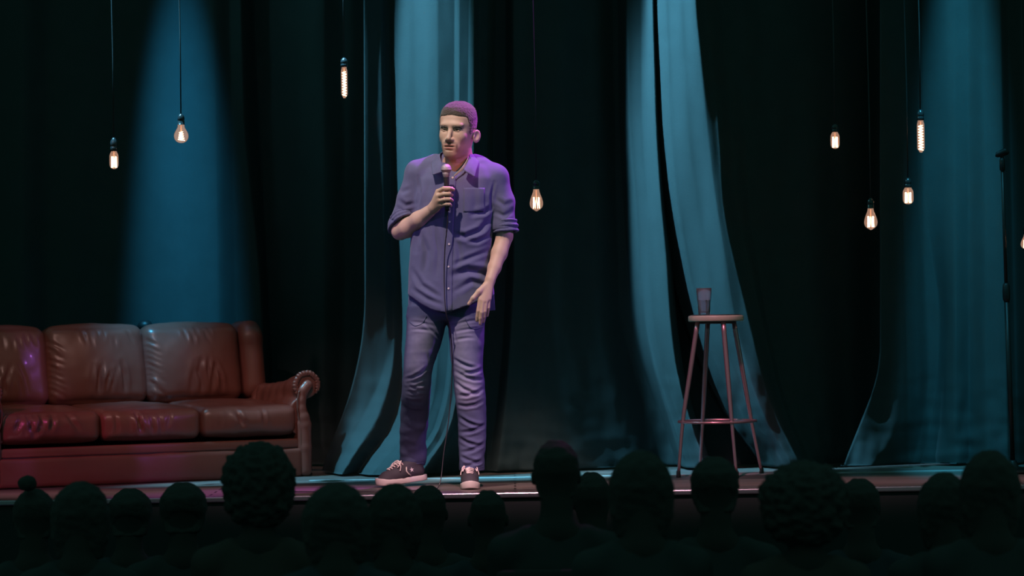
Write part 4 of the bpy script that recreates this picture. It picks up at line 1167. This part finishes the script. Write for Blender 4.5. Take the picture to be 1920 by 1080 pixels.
# stacked folds down the shins
for q in ((752, 788, 790, 806, 3), (760, 812, 802, 796, 4), (752, 826, 796, 838, 3), (758, 850, 799, 832, 4), (752, 858, 798, 866, 3), (859, 782, 905, 800, 4), (862, 812, 911, 796, 4), (859, 822, 906, 836, 4), (864, 850, 910, 830, 4), (860, 856, 908, 868, 4), (866, 876, 909, 860, 3)):
    fold(*q, .0080, .009)
# whiskers at the hips
for q in ((766, 603, 815, 612, -2), (768, 618, 812, 622, -2), (845, 612, 898, 600, -2), (848, 624, 900, 616, -2), (846, 640, 890, 634, -2), (790, 600, 828, 640, 0), (845, 600, 856, 645, 0)):
    fold(*q, .0060, .004)
for pl, wd, dp in jc: V = crease(V, N, cz(pl), wd, dp)
V = relax(V, F, 1, .35)
# worn, washed-out fronts of the thighs and knees; also paints key light dimming below
def fade_light_lobe(x, y0, y1, hw):
    cx_ = P(x, (y0 + y1) / 2, 0)[0]; z1, z0 = P(x, y0, 0)[2], P(x, y1, 0)[2]
    zc_ = np.clip((V[:, 2] - z0) / .12, 0, 1) * np.clip((z1 - V[:, 2]) / .06, 0, 1)
    return np.exp(-((V[:, 0] - cx_) / hw) ** 2 * 1.0) * zc_
fade_and_light = np.maximum(fade_light_lobe(786, 590, 760, .065), fade_light_lobe(874, 592, 775, .07)) * np.clip(-N[:, 1] * 1.6, 0, 1)
whisk = fnoise(V, (7, 7, 60), 11.) * .35 + fnoise(V, (60, 60, 60), 13.) * .15
fade_and_light = np.clip(fade_and_light * (1 + whisk), 0, 1)
# side seam and hem stitching
me = mesh_np('jeans', V - MAN_ROOT, F); set_mask(me, 'fade_and_light', fade_and_light)
jeans = link('jeans', me, M_jeans, man)
jt = BVHTree.FromPolygons([Vector(p) for p in V], [tuple(f) for f in F])
for pts in ([(768, 604), (778, 611), (792, 606), (800, 592)], [(905, 612), (893, 618), (880, 612), (872, 596)]):
    pp = [onto(jt, a, b, .0008)[0] - MAN_ROOT for a, b in [tuple(q) for q in catmull([np.array(p, float) for p in pts], 5)]]
    link('pocket_seam', bm_mesh('pocket_seam', tube(pp, .0016, 6)), M_jeans, jeans)
for (xl, xr, yl, yr) in ((754, 795, 866, 868), (863, 906, 876, 876)):
    pp = [onto(jt, x, y, .0010)[0] - MAN_ROOT for x, y in zip(np.linspace(xl, xr, 16), np.linspace(yl, yr, 16) + 2 * np.sin(np.linspace(0, 3.1, 16)))]
    link('hem_seam', bm_mesh('hem_seam', tube(pp, .0022, 6)), M_jeans, jeans)

# ---- shoes
def footprint(x):      # half width along the length, x from -.135 heel to .145 toe
    return np.interp(x, [-.138, -.125, -.10, -.05, 0, .05, .09, .12, .138, .146], [.006, .024, .033, .034, .037, .045, .047, .040, .024, .006])
def shoe(origin, yaw, pitch, label=None, star_side=0):
    R = Matrix.Rotation(yaw, 4, 'Z') @ Matrix.Rotation(pitch, 4, 'Y')
    root = bpy.data.objects.new('shoe_tmp', None)
    v = Vol((-.16, -.07, -.01), (.17, .07, .16), .003)
    v.cone((-.085, 0, .050), (.02, 0, .048), .036, .038, .01)
    v.cone((.02, 0, .044), (.085, 0, .032), .040, .038, .02)
    v.ell((.092, 0, .026), (.044, .040, .026), .012)
    v.cone((-.088, 0, .05), (-.075, 0, .105), .034, .036, .012)
    v.cone((-.06, 0, .085), (.02, 0, .066), .028, .026, .015)
    v.halfspace((0, 0, .016), (0, 0, -1))
    v.halfspace((-.02, 0, .108), (-.25, 0, 1), .006)
    v.cone((-.068, 0, .09), (-.06, 0, .15), .024, .034, .004, 'sub')
    a, b = v.skin(); a = relax(a, b, 2)
    up = link('shoe', mesh_np('shoe', a, b), M_canvas, man)
    up.matrix_world = Matrix.Translation(Vector(origin) - Vector(MAN_ROOT)) @ R
    if label: up['label'] = label
    # sole with raised toe bumper
    bm = bmesh.new(); xs = np.concatenate([np.linspace(-.138, .146, 40)]); 
    lay = []
    for (z, sc, dz) in ((0, .94, 0), (.004, 1.0, 0), (.024, 1.0, .0), (.027, .97, .0)):
        ring = []
        for x in list(xs): ring.append((x, footprint(x) * sc, z, 1))
        for x in list(xs)[::-1]: ring.append((x, -footprint(x) * sc, z, -1))
        vs = []
        for (x, y, z_, s_) in ring:
            lift = .010 * max(0, (x - .09) / .056) ** 2 * (1 if z > .01 else .8)
            vs.append(bm.verts.new((x * (1 if sc == 1 else .99), y, z_ + lift + (.006 * max(0, (x - .07) / .07) if z > .01 else 0))))
        lay.append(vs)
    n = len(lay[0])
    for i in range(len(lay) - 1):
        for k in range(n):
            bm.faces.new((lay[i][k], lay[i][(k + 1) % n], lay[i + 1][(k + 1) % n], lay[i + 1][k]))
    bm.faces.new(lay[0]); bm.faces.new(lay[-1]); bmesh.ops.recalc_face_normals(bm, faces=bm.faces)
    tag(link('sole', bm_mesh('sole', bm), M_rubw, up), 'pale rubber sole')
    # laces criss-crossing the tongue and a bow
    t2 = BVHTree.FromPolygons([Vector(p) for p in a], [tuple(f) for f in b])
    def top_(x, y, off=.0035):
        h = t2.ray_cast(Vector((x, y, .3)), Vector((0, 0, -1)))
        return np.array(h[0]) + [0, 0, off] if h[0] is not None else np.array([x, y, .05])
    ev = [.072, .058, .044, .030, .016, .002]
    bmL = None
    for i, x in enumerate(ev):
        yw = .015 + .002 * i
        segs = [[top_(x + q * .0, y) for q, y in zip(range(7), np.linspace(-yw, yw, 7))]]
        if i < len(ev) - 1:
            segs.append([top_(x + (ev[i + 1] - x) * t, -yw + 2 * yw * t, .006) for t in np.linspace(0, 1, 7)])
        for sg in segs:
            t_ = tube(sg, .0030, 6); bmL = t_ if bmL is None else merge(bmL, t_)
    for s_ in (-1, 1):
        k0 = top_(.004, 0, .007)
        loop = catmull([k0, k0 + [.004, s_ * .020, .006], k0 + [.022, s_ * .036, -.008], k0 + [.034, s_ * .034, -.022], k0 + [.016, s_ * .026, -.010], k0], 5)
        merge(bmL, tube(loop, .0028, 6))
        merge(bmL, tube(catmull([k0, k0 + [.010, s_ * .022, .0], k0 + [.020, s_ * .040, -.022], k0 + [.028, s_ * .044, -.040]], 5), .0026, 6))
    tag(link('shoelace', bm_mesh('shoelace', bmL), M_lace, up), 'pale shoelaces tied in a bow')
    if star_side:       # pale star with a chevron on the side
        def side(x, z, off=.0015):
            h = t2.ray_cast(Vector((x, star_side * .2, z)), Vector((0, -star_side, 0)))
            return np.array(h[0]) + [0, star_side * off, 0] if h[0] is not None else np.array([x, star_side * .04, z])
        cx_, cz_ = -.038, .062
        bm = bmesh.new(); vs = []
        c0 = bm.verts.new(side(cx_, cz_, .002))
        for k in range(10):
            a_ = math.pi / 2 + k * math.pi / 5; r_ = .0125 if k % 2 == 0 else .0050
            vs.append(bm.verts.new(side(cx_ + r_ * math.cos(a_), cz_ + r_ * math.sin(a_), .002)))
        for k in range(10): bm.faces.new((c0, vs[k], vs[(k + 1) % 10]))
        o = link('star', bm_mesh('star', bm), M_rubw, up, smooth=False); md = o.modifiers.new('thickness', 'SOLIDIFY'); md.thickness = .0012; md.offset = 0
        ch = tube([side(-.012, .078), side(-.006, .060), side(-.016, .045), side(-.030, .036)], .0035, 8)
        link('chevron', bm_mesh('chevron', ch), M_rubw, up)
    bpy.data.objects.remove(root)
    return up
rt = PF(881, 915.5); 
shoe((rt[0], .055, 0), math.radians(-88), 0, 'dark canvas shoe pointing at the audience')
toe = PF(710, 914); th_ = P(799, 893, toe[1] + .14)
dirv = np.array([toe[0] - th_[0], -.14]); yaw_l = math.atan2(dirv[1], dirv[0])
mid = np.array([(toe[0] + th_[0]) / 2, toe[1] + .07])
shoe((mid[0], mid[1], .016), yaw_l, math.radians(5.0), 'dark canvas shoe turned sideways with a pale star', star_side=1)

# ================================================================ MICROPHONE IN HIS HAND
M_mic = mat('microphone_black', (0.025, 0.018, 0.024), 0.35)
M_grille = mat('microphone_grille', (0.42, 0.34, 0.40), 0.5, metal=0.4, bump=(900, 0.9, 0.001))
m0 = W(836.5, 317, -.118); m1 = W(839, 396, -.112)
mic = empty('microphone', tuple(m0), 0, 'handheld wired microphone with silver ball grille held by the man', 'microphone')
axm = (m1 - m0); Lm = np.linalg.norm(axm); axm /= Lm
def along(profile, seg=28):
    b_ = lathe(profile, seg)
    R = Vector(-axm).to_track_quat('Z', 'Y').to_matrix().to_4x4()
    bmesh.ops.transform(b_, matrix=R, verts=b_.verts); return b_
g = []
for a_ in np.linspace(math.radians(-50), math.radians(88), 20): g.append((.0245 * math.cos(a_), .0245 * math.sin(a_)))
g.append((.0005, .0245))
link('grille', bm_mesh('grille', along(g)), M_grille, mic)
link('grille_ring', bm_mesh('grille_ring', along([(.0235, -.006), (.0256, -.005), (.0256, .0), (.0235, .001)])), M_grille, mic)
link('grille_collar', bm_mesh('grille_collar', along([(.0125, -.040), (.0150, -.036), (.0185, -.022), (.0185, -.017)])), M_grille, mic)
link('handle', bm_mesh('handle', along([(.0095, -Lm), (.0105, -Lm + .01), (.0120, -.09), (.0140, -.040), (.0125, -.036)])), M_mic, mic)
cp = [m1 - axm * .01, m1 + axm * .03, W(838, 430, -.105), W(834, 470, -.085), W(833, 530, -.082), W(836, 585, -.095), W(843, 612, -.07), W(847, 650, -.02), W(848, 700, -.0), W(842, 780, .0), W(832, 850, -.02), W(824, 890, -.06)]
cp[-1][2] = .03
cp += [np.array([cp[-1][0] - .05, -.12, .006]), np.array([cp[-1][0] - .30, -.20, .006]), np.array([cp[-1][0] - .7, -.12, .006])]
cc_ = catmull(cp, 8)
link('cable', bm_mesh('cable', tube([p - m0 for p in cc_], .0026, 8)), M_mic, mic)

# ================================================================ THE AUDIENCE (seated, backs to the camera)
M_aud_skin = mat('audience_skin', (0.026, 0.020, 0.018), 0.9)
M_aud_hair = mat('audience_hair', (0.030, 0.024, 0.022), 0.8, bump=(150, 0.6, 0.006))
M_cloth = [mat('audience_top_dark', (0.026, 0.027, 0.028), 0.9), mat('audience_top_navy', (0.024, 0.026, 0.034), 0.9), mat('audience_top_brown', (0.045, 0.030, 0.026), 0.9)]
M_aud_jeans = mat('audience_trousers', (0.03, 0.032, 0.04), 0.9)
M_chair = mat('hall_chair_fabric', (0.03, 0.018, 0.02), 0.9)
def seated_meshes():
    """one seated figure facing +Y, hips at y=0, floor at z=0, head top about 1.30"""
    b = Vol((-.34, -.20, -.01), (.34, .72, 1.32), .0085)
    b.loft([(1.085, 0, .03, .035, .05, .05), (1.11, 0, .03, .058, .062, .085), (1.15, 0, .025, .070, .085, .100), (1.20, 0, .02, .077, .098, .100), (1.24, 0, .02, .074, .092, .095), (1.275, 0, .02, .054, .062, .07), (1.298, 0, .02, .02, .025, .03)], .01)
    b.cone((0, -.005, 1.12), (0, -.03, .98), .055, .065, .03)
    for s_ in (-1, 1):
        b.ell((s_ * .082, .025, 1.175), (.009, .018, .030), .004)
        b.chain([(0, -.03, .97), (s_ * .16, -.03, .92)], [.06, .055], .04)
        b.chain([(s_ * .185, -.03, .90), (s_ * .225, .0, .66), (s_ * .10, .20, .56)], [.050, .040, .028], .02)
        b.chain([(s_ * .10, .20, .56), (s_ * .055, .255, .555)], [.026, .024], .01, flat=((0, 0, 1), 1.3))
        for k in range(4):
            x0 = s_ * .055; y0 = .245 + .0 * k
            b.chain([(s_ * (.050), .225 + .021 * k, .562), (s_ * .020, .245 + .022 * k, .563), (s_ * -.004, .250 + .022 * k, .552)], [.0105, .0098, .0085], .003)
        b.chain([(s_ * .075, .215, .572), (s_ * .05, .21, .588), (s_ * .02, .225, .588)], [.012, .0105, .009], .004)
        b.chain([(s_ * .10, .02, .50), (s_ * .13, .45, .50), (s_ * .13, .44, .10)], [.085, .058, .038], .03)
        b.chain([(s_ * .13, .42, .045), (s_ * .14, .58, .035)], [.038, .032], .01)
    b.cone((0, .035 + .1, 1.165), (0, .15, 1.15), .010, .012, .01)
    b.ell((0, -.02, .76), (.165, .10, .22), .04); b.ell((0, .0, .53), (.165, .12, .11), .04)
    b.halfspace((0, 0, .004), (0, 0, -1))
    V, F = b.skin(); body_ = mesh_np('audience_body', relax(V, F, 2), F)
    t = Vol((-.34, -.20, .38), (.34, .32, 1.05), .010)
    t.loft([(.44, 0, .0, .185, .135, .145), (.56, 0, -.01, .182, .130, .13), (.70, 0, -.02, .178, .118, .12), (.85, 0, -.03, .185, .118, .125), (.93, 0, -.03, .15, .09, .10), (.975, 0, -.03, .09, .07, .075)], .03)
    for s_ in (-1, 1):
        t.chain([(s_ * .10, -.03, .955), (s_ * .175, -.03, .91), (s_ * .228, .0, .66), (s_ * .115, .185, .565)], [.06, .068, .056, .040], .03)
    V, F = t.skin(); V = relax(V, F, 2); N_ = normals_np(V, F); V = V + N_ * (fnoise(V, 9, 2.) * .008)[:, None]
    top_ = mesh_np('audience_top', V, F)
    p = Vol((-.30, -.20, .05), (.30, .60, .66), .011)
    for s_ in (-1, 1):
        p.chain([(s_ * .09, .0, .50), (s_ * .13, .45, .50), (s_ * .13, .44, .12)], [.100, .070, .055], .03)
    p.ell((0, -.01, .50), (.18, .13, .09), .03)
    V, F = p.skin(); tr = mesh_np('audience_trousers', relax(V, F, 2), F)
    for m_ in (body_, top_, tr):
        m_.polygons.foreach_set('use_smooth', [True] * len(m_.polygons))
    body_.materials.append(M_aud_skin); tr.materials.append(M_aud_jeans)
    return body_, top_, tr
A_body, A_top, A_tr = seated_meshes()
A_tops = []
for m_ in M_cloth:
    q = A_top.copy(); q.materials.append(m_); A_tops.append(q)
def hair_mesh(style):
    h = Vol((-.26, -.26, .80), (.26, .26, 1.56), .0085)
    if style == 'short':
        h.loft([(1.10, 0, -.01, .060, .05, .068), (1.15, 0, .018, .074, .05, .100), (1.20, 0, .02, .081, .09, .104), (1.25, 0, .02, .077, .097, .10), (1.285, 0, .02, .055, .065, .075), (1.308, 0, .02, .02, .025, .03)], .01)
    elif style == 'bob':
        h.loft([(1.02, 0, .0, .085, .03, .085), (1.10, 0, .0, .108, .05, .105), (1.20, 0, .01, .112, .09, .122), (1.27, 0, .02, .088, .095, .105), (1.31, 0, .02, .05, .055, .06), (1.325, 0, .02, .02, .02, .02)], .02)
    elif style == 'afro':
        h.ell((0, -.005, 1.225), (.135, .135, .130), .02); h.ell((0, -.02, 1.13), (.115, .10, .09), .05)
    elif style == 'bun':
        h.loft([(1.10, 0, -.01, .060, .05, .068), (1.15, 0, .018, .076, .05, .104), (1.20, 0, .02, .083, .09, .108), (1.25, 0, .02, .078, .097, .10), (1.285, 0, .02, .055, .065, .075), (1.308, 0, .02, .02, .025, .03)], .01)
        h.ell((-.02, -.05, 1.335), (.038, .036, .034), .015)
    elif style == 'cap':
        h.loft([(1.16, 0, .018, .076, .05, .102), (1.20, 0, .02, .084, .09, .108), (1.25, 0, .02, .080, .10, .104), (1.285, 0, .02, .06, .07, .078), (1.308, 0, .02, .02, .025, .03)], .01)
    def face_cut(A, X, Y, Z):      # open at the face side
        d = .065 + (Z - 1.14) * .45
        return np.maximum(A, (Y - np.maximum(d, .02)) * .9 - .02)
    if style != 'cap': h.field(face_cut)
    V, F = h.skin(); V = relax(V, F, 1); N_ = normals_np(V, F)
    a_ = {'afro': .016, 'bob': .006}.get(style, .004)
    V = V + N_ * (fnoise(V, 38, 3.) * a_ + fnoise(V, 90, 5.) * a_ * .5)[:, None]
    me = mesh_np('hair_' + style, V, F); me.materials.append(M_aud_hair); me.polygons.foreach_set('use_smooth', [True] * len(me.polygons))
    return me
HM = {k: hair_mesh(k) for k in ('short', 'bob', 'afro', 'bun')}
HTOP = {'short': 1.312, 'bob': 1.33, 'afro': 1.357, 'bun': 1.368}
HWID = {'short': .166, 'bob': .226, 'afro': .272, 'bun': .168}
# hall chair: seat, backrest, legs
def chair_parts():
    out = {}
    V, F, U = puff(.46, .40, .06, .025, (0, 0, .006), 14, 14, 4); out['seat'] = mesh_np('seat', V + [0, .06, .355], F)
    V, F, U = puff(.44, .05, .42, .022, (0, .012, 0), 14, 4, 14); out['backrest'] = mesh_np('backrest', V + [0, -.235, .66], F)
    for m_ in out.values(): m_.materials.append(M_chair); m_.polygons.foreach_set('use_smooth', [True] * len(m_.polygons))
    legs = []
    for (x, y) in ((-.2, -.2), (.2, -.2), (-.2, .2), (.2, .2)):
        pts = [(x, y, 0), (x, y, .33)] if y > 0 else [(x, y - .03, 0), (x, y - .02, .36), (x, -.228, .50), (x, -.238, .70)]
        m_ = bm_mesh('leg', tube(pts, .012, 8)); m_.materials.append(M_stand); legs.append(m_)
    return out, legs
CP, CLEG = chair_parts()
def kid(name, me, parent):
    o = bpy.data.objects.new(name, me); COL.objects.link(o); o.parent = parent; return o
AUD = [   # centre px, head top py, head width px, hair, top colour, turn, label
    (62, 890, 80, 'bun', 0, 6, 'silhouetted spectator with a small bun, at the far left of the front rows'),
    (148, 901, 112, 'bob', 0, -5, 'silhouetted spectator with full hair below the left end of the sofa'),
    (242, 915, 84, 'short', 1, 0, 'small low silhouetted head below the middle of the sofa'),
    (342, 903, 92, 'short', 0, 4, 'silhouetted spectator with short hair just left of the big round hairdo'),
    (484, 830, 138, 'afro', 2, 0, 'tall silhouetted spectator with big round hair in front of the sofa\'s right end'),
    (630, 903, 132, 'bob', 1, 3, 'silhouetted spectator with full hair just right of the big round hairdo'),
    (738, 905, 104, 'bob', 0, -4, 'silhouetted spectator hiding the comedian\'s left-hand shoe tip'),
    (802, 909, 70, 'short', 0, 5, 'small silhouetted head between the comedian\'s two shoes'),
    (914, 918, 68, 'short', 1, 0, 'lowest small silhouetted head just right of the comedian\'s forward shoe'),
    (1042, 824, 88, 'short', 0, 0, 'tall spectator with a magenta-rimmed head of short hair right of the comedian'),
    (1110, 884, 70, 'short', 0, 8, 'low silhouetted head tucked between the magenta-rimmed head and a wide hairdo'),
    (1201, 843, 126, 'bob', 0, 0, 'silhouetted spectator with wide hair just left of the stool\'s legs'),
    (1340, 855, 94, 'short', 0, 0, 'silhouetted spectator with short hair hiding the feet of the stool'),
    (1506, 866, 168, 'afro', 2, 0, 'broad silhouetted spectator with big hair right of the stool'),
    (1612, 896, 78, 'short', 1, 0, 'small silhouetted head right of the broad big-haired spectator'),
    (1772, 884, 104, 'bob', 0, 5, 'silhouetted spectator with the lower head beside the microphone stand'),
    (1856, 842, 116, 'bob', 0, -3, 'tall silhouetted spectator hiding the base of the microphone stand'),
]
ROWS = {62: 11.7, 148: 10.8, 242: 12.6, 342: 11.7, 484: 10.8, 630: 9.9, 738: 10.8, 802: 12.6, 914: 11.7, 1042: 10.8, 1110: 12.6, 1201: 9.9, 1340: 10.8, 1506: 9.9, 1612: 11.7, 1772: 10.8, 1856: 9.9}   # how far each row sits from the camera
for i, (px, py, wpx, style, ct, turn, lab) in enumerate(AUD):
    d_ = ROWS[px]; t = P(px, py, d_ - CAM_D); fl = hall_z(t[1]); s_ = (t[2] - fl) / HTOP[style]
    hs = min(1.28, max(.94, wpx / (HWID[style] * s_ * FPX / d_)))
    root = empty('person', (t[0], t[1], fl), math.radians(turn), lab, 'person', 'audience watching from the dark front rows')
    root.scale = (s_, s_, s_)
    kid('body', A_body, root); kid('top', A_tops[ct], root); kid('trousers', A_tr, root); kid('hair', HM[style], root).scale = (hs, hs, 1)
    ch = empty('hall_chair', (t[0], t[1], fl), math.radians(turn), ' '.join(('dark chair under the ' + lab.split(',')[0].replace('silhouetted ', '')).split()[:16]), 'chair', 'chairs of the dark front rows')
    ch.scale = (s_, s_, s_)
    for k_, m_ in CP.items(): kid(k_, m_, ch)
    for m_ in CLEG: kid('leg', m_, ch)
